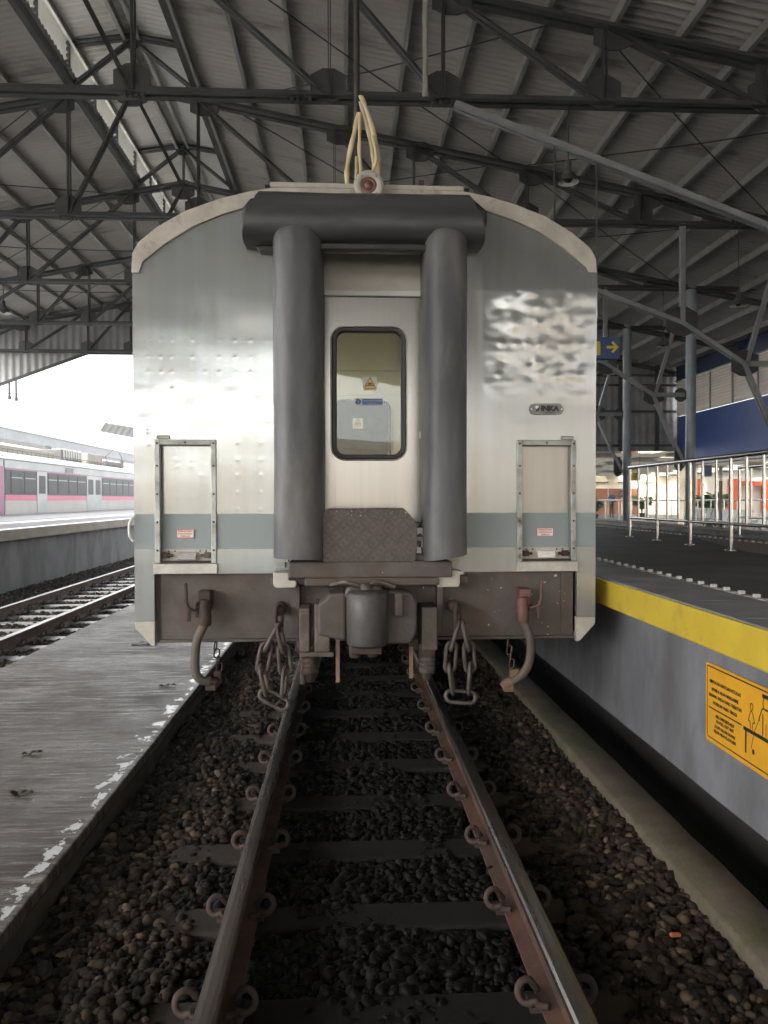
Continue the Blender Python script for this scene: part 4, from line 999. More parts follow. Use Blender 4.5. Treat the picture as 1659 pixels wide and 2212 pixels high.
def face_panel(name, s, wf, mat, parent):
    b = MB(); g = .0065
    ln = lambda a, c: list(np.linspace(a, c, max(2, int(round((c - a)/g)) + 1)))
    uniq = lambda l: sorted(set(round(float(q), 5) for q in l))
    hx0, hx1, hz0, hz1 = .972, 1.362, 1.137, 1.927
    xs = uniq(ln(.375, hx0) + ln(hx0, hx1) + ln(hx1, 1.371) + ln(1.371, 1.495))
    zs = uniq(ln(1.068, hz0) + ln(hz0, hz1))
    if s < 0: xs = [-q for q in xs][::-1]
    def grid(xs, zrows, skip=None):
        vs = []; fs = []; n = len(xs)
        for row in zrows:
            for x, z in row: vs.append((x, FY - wf(x, z), z))
        for j in range(len(zrows) - 1):
            for i in range(n - 1):
                if skip and skip((xs[i] + xs[i + 1])/2, (zrows[j][i][1] + zrows[j + 1][i][1])/2): continue
                a = j*n + i; fs.append((a, a + 1, a + n + 1, a + n))
        b.add(vs, fs, 0, True)
    grid(xs, [[(x, z) for x in xs] for z in zs], lambda x, z: hx0 < abs(x) < hx1 and hz0 < z < hz1)
    N = 250
    grid(xs, [[(x, hz1 + (top(x) - hz1)*j/N) for x in xs] for j in range(N + 1)])
    xc = [x for x in xs if abs(x) >= 1.3709]
    grid(xc, [[(x, z) for x in xc] for z in uniq(ln(.767, 1.068))])
    # returns
    X = s*1.495
    b.add([(X, FY, .767), (X, FY, 3.0), (X, FY + .06, 3.0), (X, FY + .06, .767)], [(0, 1, 2, 3)])
    X = s*1.371
    b.add([(X, FY, .767), (X, FY, 1.068), (X, FY + .06, 1.068), (X, FY + .06, .767)], [(0, 1, 2, 3)])
    for a, c in ((hx0, hx1),):
        vs = [(s*a, FY, hz0), (s*c, FY, hz0), (s*c, FY, hz1), (s*a, FY, hz1)]; vs2 = [(p[0], FY + .055, p[2]) for p in vs]
        b.add(vs + vs2, [(i, (i + 1) % 4, (i + 1) % 4 + 4, i + 4) for i in range(4)])
    b.add([(s*.375, FY, 1.068), (s*.375, FY, 3.2), (s*.375, FY + .2, 3.2), (s*.375, FY + .2, 1.068)], [(0, 1, 2, 3)])
    return b.build(name, mat, parent)
face_panel('end_panel', -1, wl, 'face_left', car)
face_panel('end_panel', 1, wr, 'face_right', car)
MB().box(-.374, .374, FY + .003, FY + .02, 3.13, 3.50).build('end_header', 'trim_steel', car)
# roof trim following the arc
b = MB(); lo_ = []
for (ox, oz), (ix, iz) in zip(OUT, INN): lo_.append([(ox, FY - .018, oz), (ix, FY - .018, iz), (ix, FY + .004, iz), (ox, FY + .30, oz)])
loft(b, lo_, 0, sm=False)
b.build('roof_trim', 'cream', car, bevel=.004)
b = MB()
b.prism([(-.62, 3.535), (.62, 3.53), (.62, 3.556), (-.62, 3.566)], 'Y', FY - .024, FY + .5); b.build('gutter_top', 'cream', car)
b = MB(); b.box(-.66, .67, FY + .05, FY + .5, 3.567, 3.577); b.box(.335, .365, FY - .01, FY + .05, 3.56, 3.60); b.box(-.385, -.355, FY - .01, FY + .05, 3.567, 3.60); b.build('roof_walk', 'blackrubber', car)
# body shell behind: sides, roof, with a door opening each side for light
b = MB(); B0, B1 = FY + .065, FY + 20
loft(b, [[(x*.998, y, z - .006) for x, z in OUT] for y in (B0, B1)], 0, closed=False, caps=False)
for s in (-1, 1):
    X = s*1.494
    for y0, y1, z0, z1 in ((B0, B0 + .12, .77, 2.98), (B0 + 1.36, B1, .77, 2.98), (B0 + .12, B0 + 1.36, .77, 1.2), (B0 + .12, B0 + 1.36, 2.85, 2.98)):
        b.add([(X, y0, z0), (X, y1, z0), (X, y1, z1), (X, y0, z1)], [(0, 1, 2, 3)])
b.build('body', 'trim_steel', car)
b = MB()
for s in (-1, 1): b.add([(s*1.493, B0 + .2, 1.2), (s*1.493, B0 + 1.3, 1.2), (s*1.493, B0 + 1.3, 2.85), (s*1.493, B0 + .2, 2.85)], [(0, 1, 2, 3)])
b.build('side_glazing', 'skylight', car)
# vestibule
b = MB(); VY = 6.35
holed(b, [(-1.45, 1.16), (1.45, 1.16), (1.45, 3.3), (-1.45, 3.3)], rrect(-.24, .205, 1.20, 2.345, .07), VY, VY + .03)
b.box(-1.45, 1.45, 5.29, VY, 1.12, 1.16); b.box(-1.45, 1.45, 5.29, VY, 3.05, 3.09)
b.box(-1.45, 1.45, VY - .03, VY - .002, 2.60, 2.63); b.box(-.33, .33, VY - .02, VY - .002, 2.40, 2.415)
vst = b.build('vestibule', 'cream_wall', car)
b = MB(); ring_frame(b, -.262, .227, 1.18, 2.367, .09, [(0, VY - .002), (.004, VY - .018), (.018, VY - .02), (.024, VY + .004)]); b.build('inner_window_frame', 'blackrubber', vst)
b = MB(); b.box(-1.3, 1.3, 7.9, 7.93, 1.2, 3.0)
for x0, x1, z0, z1 in ((-.16, .13, 2.06, 2.30), (-.12, .10, 1.86, 2.0)): b.box(x0, x1, 7.86, 7.899, z0, z1)
b.build('inner_partition', 'blue_glassy', vst)
MB().box(.295, .352, VY - .004, VY - .001, 2.02, 2.095).build('notice', 'white', vst)
b = MB(); b.box(.318, .342, VY - .007, VY - .005, 2.058, 2.066); b.prism([(.304, 2.062), (.320, 2.076), (.320, 2.048)], 'Y', VY - .007, VY - .005); b.build('notice_arrow', 'black', vst)
# end door
DY = 5.20
dr_ = MB(); holed(dr_, [(-.47, 1.12), (.50, 1.12), (.50, 2.93), (-.47, 2.93)], rrect(-.235, .262, 1.815, 2.70, .085), DY, DY + .05)
door = dr_.build('end_door', 'door_steel', car)
b = MB(); ring_frame(b, -.246, .272, 1.803, 2.711, .098, [(0, DY - .001), (.002, DY - .012), (.008, DY - .014), (.012, DY - .002)]); b.build('window_trim', 'trim_steel', door)
b = MB(); ring_frame(b, -.238, .264, 1.811, 2.703, .09, [(0, DY - .002), (.004, DY - .020), (.014, DY - .024), (.019, DY - .016), (.024, DY - .022), (.033, DY - .018), (.036, DY + .02)]); b.build('window_rubber', 'blackrubber', door)
b = MB(); p = rrect(-.206, .232, 1.843, 2.671, .06); b.add([(x, DY + .010, z) for x, z in p] + [(x, DY + .014, z) for x, z in p], [list(range(len(p))), list(range(len(p), 2*len(p)))]); b.build('window_pane', 'glass', door)
MB().box(-.47, .50, DY - .035, DY - .002, 2.905, 2.942).build('door_head_strip', 'louvre', car, bevel=.004)
MB().box(-.47, .50, DY - .006, DY + .04, 2.943, 3.40).build('lintel_panel', 'lintel', car)
for s in (-1, 1):
    b = MB(); b.box(s*.505 - .03, s*.505 + .03, FY + .03, DY + .06, 1.07, 3.3); b.build('door_jamb', 'blackrubber', car)
b = MB(); b.box(-.475, -.455, DY - .01, DY - .002, 2.03, 2.10); b.build('door_tag', 'rust', door)
MB().box(.352, .376, DY - .018, DY - .002, 1.955, 2.0).build('door_catch', 'grey_metal', door, bevel=.003)
# stickers on the glass
SY = DY + .008
def warn(x, z, w, par, y, names=('white', 'sticker_yellow')):
    t = MB().box(x - w/2, x + w/2, y, y + .0012, z - w/2, z + w/2).build('warning_sticker', 'white', par)
    tri = lambda r: [(x, z + .08*w + r*.40*w), (x - r*.38*w, z + .08*w - r*.27*w), (x + r*.38*w, z + .08*w - r*.27*w)]
    b = MB(); b.prism(tri(1.0), 'Y', y - .0010, y - .0004); b.build('triangle_border', 'black', t)
    b = MB(); b.prism(tri(.80), 'Y', y - .0018, y - .0012); b.box(x - .44*w, x + .44*w, y - .0012, y - .0004, z - .44*w, z - .26*w); b.build('triangle_fill', 'sticker_yellow', t)
    b = MB(); b.box(x - .12*w, x - .07*w, y - .0028, y - .002, z - .13*w, z + .13*w); b.box(x - .05*w, x, y - .0028, y - .002, z - .08*w, z + .05*w); b.lathe([(0, -.0008), (.065*w, -.0008), (.065*w, 0)], (x + .08*w, y - .002, z + .0*w), 'Y', 12)
    b.box(x - .32*w, x + .32*w, y - .0022, y - .0014, z - .36*w, z - .345*w)
    b.build('hand_pictogram', 'black', t)
warn(.020, 2.325, .094, door, SY)
t = MB().box(-.083, .113, SY, SY + .0012, 2.178, 2.228).build('notice_sticker', 'white', door)
MB().box(-.032, .107, SY - .001, SY - .0003, 2.184, 2.222).build('blue_field', 'sticker_blue', t)
MB().lathe([(0, -.001), (.019, -.001), (.019, 0)], (-.059, SY, 2.203), 'Y', 20).build('blue_disc', 'sticker_blue', t)
text('lettering', '!', .034, 'white', (-.059, SY - .0016, 2.203), FACE, t, bold=.0012)
text('lettering', 'Tutup pintu kembali', .0165, 'white', (.038, SY - .0016, 2.211), FACE, t)
text('lettering', 'Close the door', .010, 'white', (.038, SY - .0016, 2.193), FACE, t)
warn(-.045, 2.17, .085, vst, VY + .012)
# hatches
def hatch(s):
    x0, x1 = (-1.362, -.972) if s < 0 else (.972, 1.362)
    t = bpy.data.objects.new('equipment_hatch', None); COL.objects.link(t); t.parent = car
    b = MB(); g = 14
    xs = np.linspace(x0, x1, 40); zs = np.linspace(1.22, 1.927, 70); vs = []
    D = [((x0 + x1)/2 + q, z, .0006, .009) for q, z in ((-.07, 1.80), (.03, 1.80), (-.06, 1.76), (.03, 1.76), (-.06, 1.56), (.03, 1.56), (.09, 1.70))]
    for z in zs:
        for x in xs: vs.append((x, FY + .045 - disp(x, z, D) - .002*noise.noise(Vector((x*4, z*3, 2))), z))
    b.add(vs, [(j*40 + i, j*40 + i + 1, (j + 1)*40 + i + 1, (j + 1)*40 + i) for j in range(69) for i in range(39)], 0, True)
    b.build('hatch_plate', 'face_left' if s < 0 else 'hatch_right', t)
    MB().box(x0, x1, FY + .040, FY + .056, 1.137, 1.2195).build('hatch_foot', 'cream', t)
    b = MB(); w = .034; y0, y1 = FY - .016, FY + .030
    b.box(x0, x0 + w, y0, y1, 1.137, 1.927); b.box(x1 - w, x1, y0, y1, 1.137, 1.927); b.box(x0 + w + .0005, x1 - w - .0005, y0, y1, 1.927 - w, 1.927)
    f = b.build('hatch_frame', 'frame', t, bevel=.004)
    b = MB()
    for x in (x0 + w/2, x1 - w/2):
        for z in (1.22, 1.40, 1.58, 1.76, 1.905): b.lathe([(0, -.006), (.006, -.005), (.007, 0)], (x, y0, z), 'Y', 10)
    b.lathe([(0, -.006), (.006, -.005), (.007, 0)], ((x0 + x1)/2, y0, 1.91), 'Y', 10)
    b.build('screws', 'rust', f)
    b = MB(); lp = [(x0 + w + .005, FY + .04), (x0 + w + .005, FY + .0)]
    MB().box(x0 - .006, x1 + .006, FY - .030, FY + .02, 1.070, 1.136).build('hatch_step', 'trim_steel', t, bevel=.003)
    MB().box(x0 + w, x1 - w, FY - .014, FY + .039, 1.1375, 1.150).build('hatch_sill', 'rust', t)
    xm = (x0 + x1)/2
    b = MB(); prof = [(xm - .055, FY + .04, 1.205), (xm - .055, FY + .012, 1.20), (xm - .055, FY - .004, 1.18), (xm - .055, FY - .002, 1.162)]
    lo_ = [[p, (p[0] + .115, p[1], p[2]), (p[0] + .115, p[1] + .006, p[2] - .006), (p[0], p[1] + .006, p[2] - .006)] for p in prof]
    loft(b, lo_, 0, sm=False); b.build('hatch_grip', 'white' if s > 0 else 'grey_metal', t)
    for x in (x0 + .062, x1 - .062):
        b = MB(); b.box(x - .022, x + .022, FY + .015, FY + .040, 1.168, 1.205); b.tube([(x - .045, FY + .02, 1.186), (x + .045, FY + .02, 1.186)], .009, 8); b.box(x - .01, x + .012, FY + .005, FY + .02, 1.172, 1.20); b.build('hatch_latch', 'rust' if s > 0 else 'dust_iron', t)
    b = MB()
    for q in (-.12, -.08, .08, .12): b.lathe([(0, -.004), (.005, -.003), (.006, 0)], (xm + q, FY + .040, 1.212), 'Y', 8)
    b.build('rivets', 'rust', t)
    xs_ = xm - .013 if s < 0 else xm + .002
    st = MB().box(xs_ - .055, xs_ + .055, FY + .0360, FY + .0385, 1.297, 1.353).build('caution_sticker', 'sticker_red', t)
    MB().box(xs_ - .052, xs_ + .052, FY + .0350, FY + .0358, 1.300, 1.350).build('sticker_field', 'white', st)
    text('lettering', 'PERHATIAN', .017, 'sticker_red', (xs_, FY + .0342, 1.340), FACE, st, bold=.0004)
    text('lettering', 'PHASE JANGAN', .0125, 'sticker_red', (xs_, FY + .0342, 1.324), FACE, st, bold=.0003)
    text('lettering', 'TERBALIK', .0145, 'sticker_red', (xs_, FY + .0342, 1.308), FACE, st, bold=.0003)
    xl = x0 + .055 if s < 0 else x1 - .055
    b = MB(); ring_frame(b, xl - .043, xl + .043, 1.930, 1.955, .010, [(0, FY - .004), (.002, FY - .014), (.005, FY - .014), (.007, FY - .004)]); o = b.build('label_holder', 'frame', t)
    MB().box(xl - .037, xl + .037, FY - .008, FY - .005, 1.935, 1.950).build('label_insert', 'cream', o)
MAT['hatch_right'] = steel('hatch_stainless', .30, .25, (.38, .36, .325))
hatch(-1); hatch(1)
# maker's plate
mp = bpy.data.objects.new('maker_plate', None); COL.objects.link(mp); mp.parent = car
p = rrect(1.053, 1.279, 2.094, 2.166, .036, 10)
MAT['plate_grey'] = M('cast_plate_grey', (.24, .245, .23), (.19, .195, .185), 20, .45)
b = MB(); b.prism(p, 'Y', FY - .010, FY - .001); b.build('plate', 'plate_grey', mp)
b = MB(); ring_frame(b, 1.053, 1.279, 2.094, 2.166, .036, [(.0, FY - .010), (.001, FY - .013), (.004, FY - .013), (.005, FY - .010)]); b.build('plate_rim', 'frame', mp)
text('lettering', 'INKA', .046, 'black', (1.186, FY - .0125, 2.132), FACE, mp, bold=.0030, sx=1.08, extr=.0015)
text('lettering', 'INDONESIA', .011, 'black', (1.186, FY - .0125, 2.106), FACE, mp, extr=.001)
b = MB(); b.prism([(1.092, 2.116), (1.100, 2.112), (1.112, 2.118), (1.120, 2.132), (1.118, 2.146), (1.108, 2.136), (1.100, 2.128)], 'Y', FY - .0135, FY - .0105); b.build('emblem_leaf', 'black', mp)
b = MB(); b.lathe([(0, -.003), (.012, -.003), (.012, 0)], (1.103, FY - .0105, 2.140), 'Y', 16); b.build('emblem_disc', 'white', mp)
for x in (1.066, 1.266): MB().lathe([(0, -.005), (.006, -.004), (.006, 0)], (x, FY - .0105, 2.130), 'Y', 10).build('plate_screw', 'white', mp)
# corner fins
for s in (-1, 1):
    b = MB(); b.prism([(s*1.492, .765), (s*1.368, .765), (s*1.368, .605), (s*1.392, .612), (s*1.492, .722)] , 'Y', FY - .006, FY + .05); b.build('corner_fin', 'cream', car, bevel=.004)
b = MB(); b.tube(bez([(-1.488, FY - .02, 1.44), (-1.512, FY - .04, 1.40), (-1.514, FY - .04, 1.32), (-1.492, FY - .03, 1.28)], 6), .008, 8); b.build('hand_rail', 'white', car)
# tail lamp
lp = bpy.data.objects.new('tail_lamp', None); COL.objects.link(lp); lp.parent = car
c = (.005, 4.84, 3.508)
b = MB(); b.lathe([(.0, .18), (.068, .17), (.068, .012), (.090, .010), (.093, .004), (.093, -.004), (.090, -.008), (.052, -.009), (.050, .0)], c, 'Y', 40); b.build('lamp_body', 'cream', lp)
b = MB(); b.lathe([(.050, -.002), (.047, -.006), (.033, -.008), (.030, -.003), (.026, -.003), (.024, -.009), (0, -.010)], c, 'Y', 32); b.build('lens', 'red_lens', lp)
for a in (50, 130, 230, 310):
    b = MB(); b.lathe([(0, -.010), (.006, -.009), (.007, 0)], (c[0] + .071*math.cos(R(a)), c[1] - .008, c[2] + .071*math.sin(R(a))), 'Y', 8); b.build('bolt', 'frame', lp)
# bellows
def vroll(x0, x1, zt, zb0, zb1, name):
    xm, hw = (x0 + x1)/2, (x1 - x0)/2; b = MB(); lo_ = []
    base = [(-1, .0), (-1.0, -.12), (-.97, -.20), (-.84, -.268), (-.58, -.305), (-.2, -.318), (.2, -.312), (.58, -.288), (.86, -.235), (.97, -.15), (1.0, -.06), (1.0, .0)]
    pr = bez([(p[0], p[1], 0) for p in base], 4)
    zs = [zb0] + list(np.linspace(zb0 + .08, zt - .05, 26)) + [zt - .02, zt]
    for i, z in enumerate(zs):
        k = 1 if i < len(zs) - 2 else (.93 if i == len(zs) - 2 else .80); loop = []
        for p in pr:
            wob = 1 + .030*noise.noise(Vector((p.x*1.6, z*1.6, x0*5))) + .012*noise.noise(Vector((p.x*3, z*7, x0*9)))
            zz = z + (zb1 - zb0)*(p.x + 1)/2*max(0, 1 - (z - zb0)/.3)
            loop.append((xm + hw*p.x*k*wob, FY + (p.y*wob if p.y < 0 else 0)*(.6 + .4*k) - .002, zz))
        lo_.append(loop)
    loft(b, lo_); return b.build(name, 'rubber', car)
vroll(-.592, -.278, 3.20, 1.185, 1.172, 'bellows_side')
vroll(.347, .622, 3.20, 1.16, 1.20, 'bellows_side')
b = MB(); b.box(.352, .362, FY - .14, FY + .1, 1.16, 3.15); b.build('bellows_inner_flap', 'blackrubber', car)
# top roll
b = MB(); lo_ = []
prof = [(.0, 3.452), (-.10, 3.458), (-.185, 3.440), (-.225, 3.400), (-.232, 3.360), (-.248, 3.330), (-.285, 3.300), (-.305, 3.255), (-.300, 3.205), (-.275, 3.165), (-.225, 3.142), (-.16, 3.135), (-.08, 3.138), (.0, 3.142)]
for i in range(61):
    t_ = i/60; loop = []
    for y, z in prof:
        q = max(0, (3.452 - z)/.32); xl = -.667 - .105*q**.8; xr = .625 + .098*q**.8
        x = xl + (xr - xl)*t_
        loop.append((x, FY + y - (.002 if y >= 0 else 0) + .004*noise.noise(Vector((x*3, z*6, 2))), z + .005*noise.noise(Vector((x*2.5, 1, 3)))))
    lo_.append(loop)
loft(b, lo_); b.build('bellows_top', 'rubber_dark', car)
b = MB(); b.prism([(-.785, 3.25), (-.78, 3.36), (-.735, 3.42), (-.62, 3.44), (-.62, 3.2), (-.70, 3.21)], 'Y', FY - .14, FY - .001); b.build('bellows_end_flap', 'blackrubber', car, bevel=.02)
b = MB(); b.prism([(.595, 3.45), (.665, 3.44), (.758, 3.36), (.752, 3.27), (.64, 3.2)], 'Y', FY - .14, FY - .001); b.build('bellows_end_flap', 'blackrubber', car, bevel=.02)
b = MB(); b.prism([(-.70, 3.135), (-.59, 3.135), (-.59, 3.105), (-.68, 3.11)], 'Y', FY - .10, FY - .001); b.build('bellows_end_flap', 'blackrubber', car)
MB().box(-.30, .36, FY - .21, FY - .15, 3.085, 3.125).build('bellows_rail', 'blackrubber', car, bevel=.01)
# tread plate (gangway fall plate)
b = MB(); p = [(-.29, 1.10), (-.29, 1.445), (-.255, 1.482), (.225, 1.482), (.30, 1.395), (.305, 1.26), (.285, 1.10)]
b.prism(p, 'Y', -.018, 0); o = b.build('tread_plate', 'tread', car, bevel=.004); o.location = (0, FY - .16, 0); o.rotation_euler = (0, 0, 0)
b = MB()
for k in range(9): b.box(-.255 + .054*k, -.218 + .054*k, FY - .17, FY - .12, 1.478 - .001*(k % 2), 1.489)
b.tube([(-.25, FY - .145, 1.478), (.22, FY - .145, 1.478)], .010, 8); b.build('plate_hinge', 'dust_iron', car)
b = MB(); b.tube(bez([(.22, FY - .12, 1.47), (.29, FY - .10, 1.40), (.38, FY - .06, 1.395)], 5), .006, 6); b.build('hinge_wire', 'dust_iron', car)
# crumpled foil-like bright scraps behind the right bellows foot
m, t_, bb, out = nodes('torn_reflective_sealing'); v = t_.nodes.new('ShaderNodeTexVoronoi'); v.inputs['Scale'].default_value = 34
t_.links.new(pos(t_, (1, 1, .6)), v.inputs['Vector']); t_.links.new(mixc(t_, ramp(t_, v.outputs['Color'], .45, .5), (.03, .025, .02), (.75, .72, .66)), bb.inputs['Base Color']); bb.inputs['Roughness'].default_value = .4
MAT['torn'] = m
MB().box(.303, .362, FY - .10, FY - .02, 1.15, 1.36).build('torn_sealing', 'torn', car)
# threshold beam and lower structure
b = MB(); b.box(-.50, .52, FY - .20, FY + .05, 1.055, 1.155); b.box(-.40, .44, FY - .197, FY - .15, 1.005, 1.054); b.box(-.33, .36, FY - .15, FY + .04, 1.156, 1.20); b.box(-.62, .64, FY - .10, FY - .005, 1.00, 1.054)
b.build('threshold_beam', 'headstock', car, bevel=.008)
b = MB(); b.box(-1.34, 1.352, FY + .035, FY + .075, .628, 1.069); b.box(-1.34, 1.352, FY + .0, FY + .0345, .626, .645); b.box(1.27, 1.352, FY + .02, FY + .0345, .66, 1.06)
b.prism([(-1.37, 1.066), (-1.338, 1.066), (-1.27, .64), (-1.37, .615)], 'Y', FY + .055, FY + .12)
b.box(-.50, -.44, FY - .05, FY + .034, .68, 1.0); b.box(.44, .48, FY - .05, FY + .034, .68, 1.0)
b.build('headstock', 'headstock', car, bevel=.004)
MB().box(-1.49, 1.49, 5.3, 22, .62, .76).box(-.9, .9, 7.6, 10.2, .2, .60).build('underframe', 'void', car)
for k, wy in enumerate((7.8, 9.9)):
    for s in (-1, 1):
        b = MB(); b.lathe([(.0, -.06), (.40, -.06), (.41, -.03), (.425, -.02), (.43, .06), (.0, .07)], (s*.57, wy, .43), 'X', 32); b.build('wheel', 'headstock', car)
# steps / white brackets under the bellows
for s in (-1, 1):
    b = MB()
    if s < 0:
        b.prism([(-.600, 1.086), (-.502, 1.086), (-.502, 1.038), (-.455, 1.034), (-.455, 1.012), (-.462, .992), (-.575, .990), (-.592, .998), (-.600, 1.02)], 'Y', FY - .16, FY - .02)
    else:
        b.prism([(.452, 1.080), (.475, 1.092), (.50, 1.080), (.53, 1.095), (.592, 1.086), (.605, 1.068), (.575, 1.065), (.575, 1.01), (.565, .988), (.430, .988), (.430, 1.035)], 'Y', FY - .16, FY - .02)
    b.build('footstep', 'cream', car, bevel=.006)
    b = MB(); x0 = -.60 if s < 0 else .505
    b.box(x0, x0 + .09, FY - .13, FY - .02, 1.15, 1.20); b.box(x0, x0 + .07, FY - .10, FY - .02, 1.11, 1.149); b.box(x0 + .01, x0 + .06, FY - .132, FY - .131, 1.16, 1.19); b.build('step_block', 'cream' if s > 0 else 'frame', car, bevel=.006)
# coupler
cp = bpy.data.objects.new('coupler', None); COL.objects.link(cp); cp.parent = car
cp.location = (-.045, .10, .085)
CYc = FY - .42
b = MB(); b.lathe([(.0, -.165), (.105, -.165), (.125, -.15), (.128, 0), (.128, .15), (.118, .165), (.09, .175), (.0, .175)], (.030, CYc, .735), 'Z', 28)
b.lathe([(.0, .16), (.035, .16), (.035, .20), (.022, .215), (0, .215)], (.022, CYc, .735), 'Z', 14); b.build('knuckle', 'coupler', cp, bevel=.004)
b = MB(); b.prism([(.14, .57), (.30, .57), (.335, .64), (.335, .82), (.31, .88), (.155, .90), (.14, .86)], 'Y', CYc + .04, CYc + .26); b.prism([(-.275, .63), (-.10, .59), (-.10, .89), (-.20, .88), (-.275, .81)], 'Y', CYc + .03, CYc + .26)
b.prism([(-.115, .86), (.14, .86), (.12, .925), (.06, .935), (.0, .915), (-.09, .93)], 'Y', CYc + .0, CYc + .25); b.box(-.12, .15, CYc + .13, FY + .05, .585, .859); b.box(.19, .25, CYc - .02, CYc + .04, .74, .89)
b.build('coupler_head', 'headstock', cp, bevel=.018)
b = MB(); b.box(-.07, .115, CYc - .05, CYc + .1, .525, .57); b.lathe([(0, -.06), (.035, -.05), (.04, .0), (.04, .03)], (-.045, CYc, .55), 'Z', 12); b.lathe([(0, -.05), (.03, -.04), (.034, .03)], (.06, CYc + .02, .54), 'Z', 12); b.build('lock_bracket', 'rust', cp, bevel=.006)
b = MB(); b.tube(bez([(-.19, CYc + .1, .93), (-.10, CYc + .02, .955), (.0, CYc + .02, .93), (.10, CYc + .03, .955), (.20, CYc + .05, .92)], 6), .014, 8); b.build('uncoupling_rod', 'dust_iron', cp)
for s, x in ((-1, -.36), (1, .355)):
    b = MB(); b.box(x - .075 if s < 0 else x - .03, x - .01 if s < 0 else x + .07, FY - .22, FY + .03, .60, .87)
    if s < 0: b.box(x + .02, x + .115, FY - .24, FY + .03, .60, .90); b.box(x - .009, x + .019, FY - .15, FY + .03, .60, .86); b.box(x - .075, x + .14, FY - .215, FY + .03, .565, .597)
    b.build('buffer_bracket', 'headstock' if s > 0 else 'dust_iron', car, bevel=.008)
    b = MB(); xx = x - .01 if s < 0 else x + .01
    b.lathe([(.055, .13), (.055, .05), (.04, .045), (.055, .04), (.055, .022), (.04, .018), (.055, .014), (.055, -.006), (.04, -.010), (.055, -.014), (.055, -.05), (.03, -.055), (.03, -.10), (0, -.10)], (xx, FY - .14, .50), 'Z', 18); b.build('spring_bolt', 'dust_iron' if s > 0 else 'rust', car)
    xr = -.198 if s < 0 else .262
    b = MB(); b.box(xr - .012, xr + .012, FY - .19, FY - .175, .40 if s < 0 else .42, .62 if s > 0 else .80); b.build('hanger_bar', 'tan_rust', car)
b = MB(); b.tube([(-.42, FY - .02, .66), (-.425, FY - .05, .36)], .018, 8); b.tube([(-.30, FY - .1, .58), (-.325, FY - .1, .47)], .008, 6); b.build('rigging', 'dust_iron', car)
# safety chains: two hanging strands of links joined at the bottom
def link(b, c, tang, width_dir, L=.060, Wd=.036, r_=.0125):
    t_ = Vector(tang).normalized(); w = Vector(width_dir); w = (w - t_*w.dot(t_)).normalized(); pts = []
    for k in range(20):
        a = 2*math.pi*k/20; ca, sa = math.cos(a), math.sin(a)
        pts.append(Vector(c) + w*(Wd*ca) + t_*((L - Wd)*(1 if sa > 0 else -1)*min(1, abs(sa)*3) + Wd*sa))
    b.tube(pts, r_, 8, True)
def chain(x, s, dx):
    t = bpy.data.objects.new('safety_chain', None); COL.objects.link(t); t.parent = car; y = FY - .18
    b = MB(); b.lathe([(0, -.05), (.026, -.05), (.026, .02), (.042, .021), (.042, .14)], (x - s*.02, FY - .12, .845), 'Y', 14); link(b, (x - s*.018, y + .02, .80), (0, 0, 1), (.5, 1, 0), .075, .036, .0155); b.build('shackle', 'rust', t)
    path = bez([(x - s*.015, y, .75), (x - .058, y - .01, .60), (x - .065 - dx, y - .01, .46), (x - .045, y - .012, .35), (x, y - .015, .30), (x + .045, y - .012, .35), (x + .058, y, .47), (x + .050, y, .60), (x + .02, y, .75)], 30)
    ln_ = [0]
    for a, c in zip(path, path[1:]): ln_.append(ln_[-1] + (c - a).length)
    n = 7; total = ln_[-1]
    for i in range(n):
        q = total*(i + .5)/n; j = min(range(len(ln_)), key=lambda k_: abs(ln_[k_] - q)); j = max(1, min(len(path) - 2, j))
        b = MB(); tg = path[j + 1] - path[j - 1]
        wd = (1, .35, 0) if i % 2 else (.25, 1, .1)
        if abs(tg.normalized().x) > .8: wd = (0, .3, 1) if i % 2 else (0, 1, .2)
        link(b, path[j], tg, wd, L=total/n*.5 + .026, Wd=.036, r_=.0128); b.build('chain_link', 'chain', t)
chain(-.585, -1, .01); chain(.575, 1, .0)
# brake hoses
def hose(x, s, end, name_mat, cock_mat):
    t = bpy.data.objects.new('brake_hose', None); COL.objects.link(t); t.parent = car
    b = MB(); b.box(x - .035, x + .045, FY - .09, FY + .034, .86, .965); b.lathe([(.045, -.03), (.055, -.02), (.055, .03), (.045, .04)], (x + .0, FY - .08, .865), 'Y', 12); b.lathe([(.034, -.10), (.040, -.09), (.040, -.04), (.030, .06)], (x - s*.012, FY - .09, .85), 'Z', 14); b.box(x - .05, x - .02, FY - .10, FY - .05, .80, .88); b.build('cock', cock_mat, t, bevel=.008)
    b = MB(); xs_ = x + s*.08
    b.tube(bez([(x + s*.03, FY - .10, .845), (xs_, FY - .11, .86), (xs_ + s*.02, FY - .11, .90), (xs_ + s*.022, FY - .11, .96), (xs_ + s*.026, FY - .11, 1.02)], 6), .010, 8); b.beam((xs_ + s*.0, FY - .11, .86), (xs_ + s*.005, FY - .11, .78), .02, .015); b.build('handle', cock_mat, t)
    P = [(x - s*.012, FY - .09, .77)] + end
    b = MB(); b.tube(bez(P, 8), .028, 14); b.build('hose', name_mat, t)
    e = Vector(end[-1]); d = (e - Vector(end[-2])).normalized()
    b = MB(); b.tube([e - d*.02, e + d*.03, e + d*.05], [.036, .036, .02], 12); b.box(e.x - .035, e.x + .03, e.y - .03, e.y + .02, e.z - .05, e.z + .0); b.build('coupling_head', 'tan_rust' if s > 0 else 'rust', t, bevel=.006)
hose(-1.045, -1, [(-1.085, FY - .09, .65), (-1.098, FY - .09, .52), (-1.090, FY - .09, .44), (-1.055, FY - .08, .40), (-1.0, FY - .06, .385)], 'hose', 'rust')
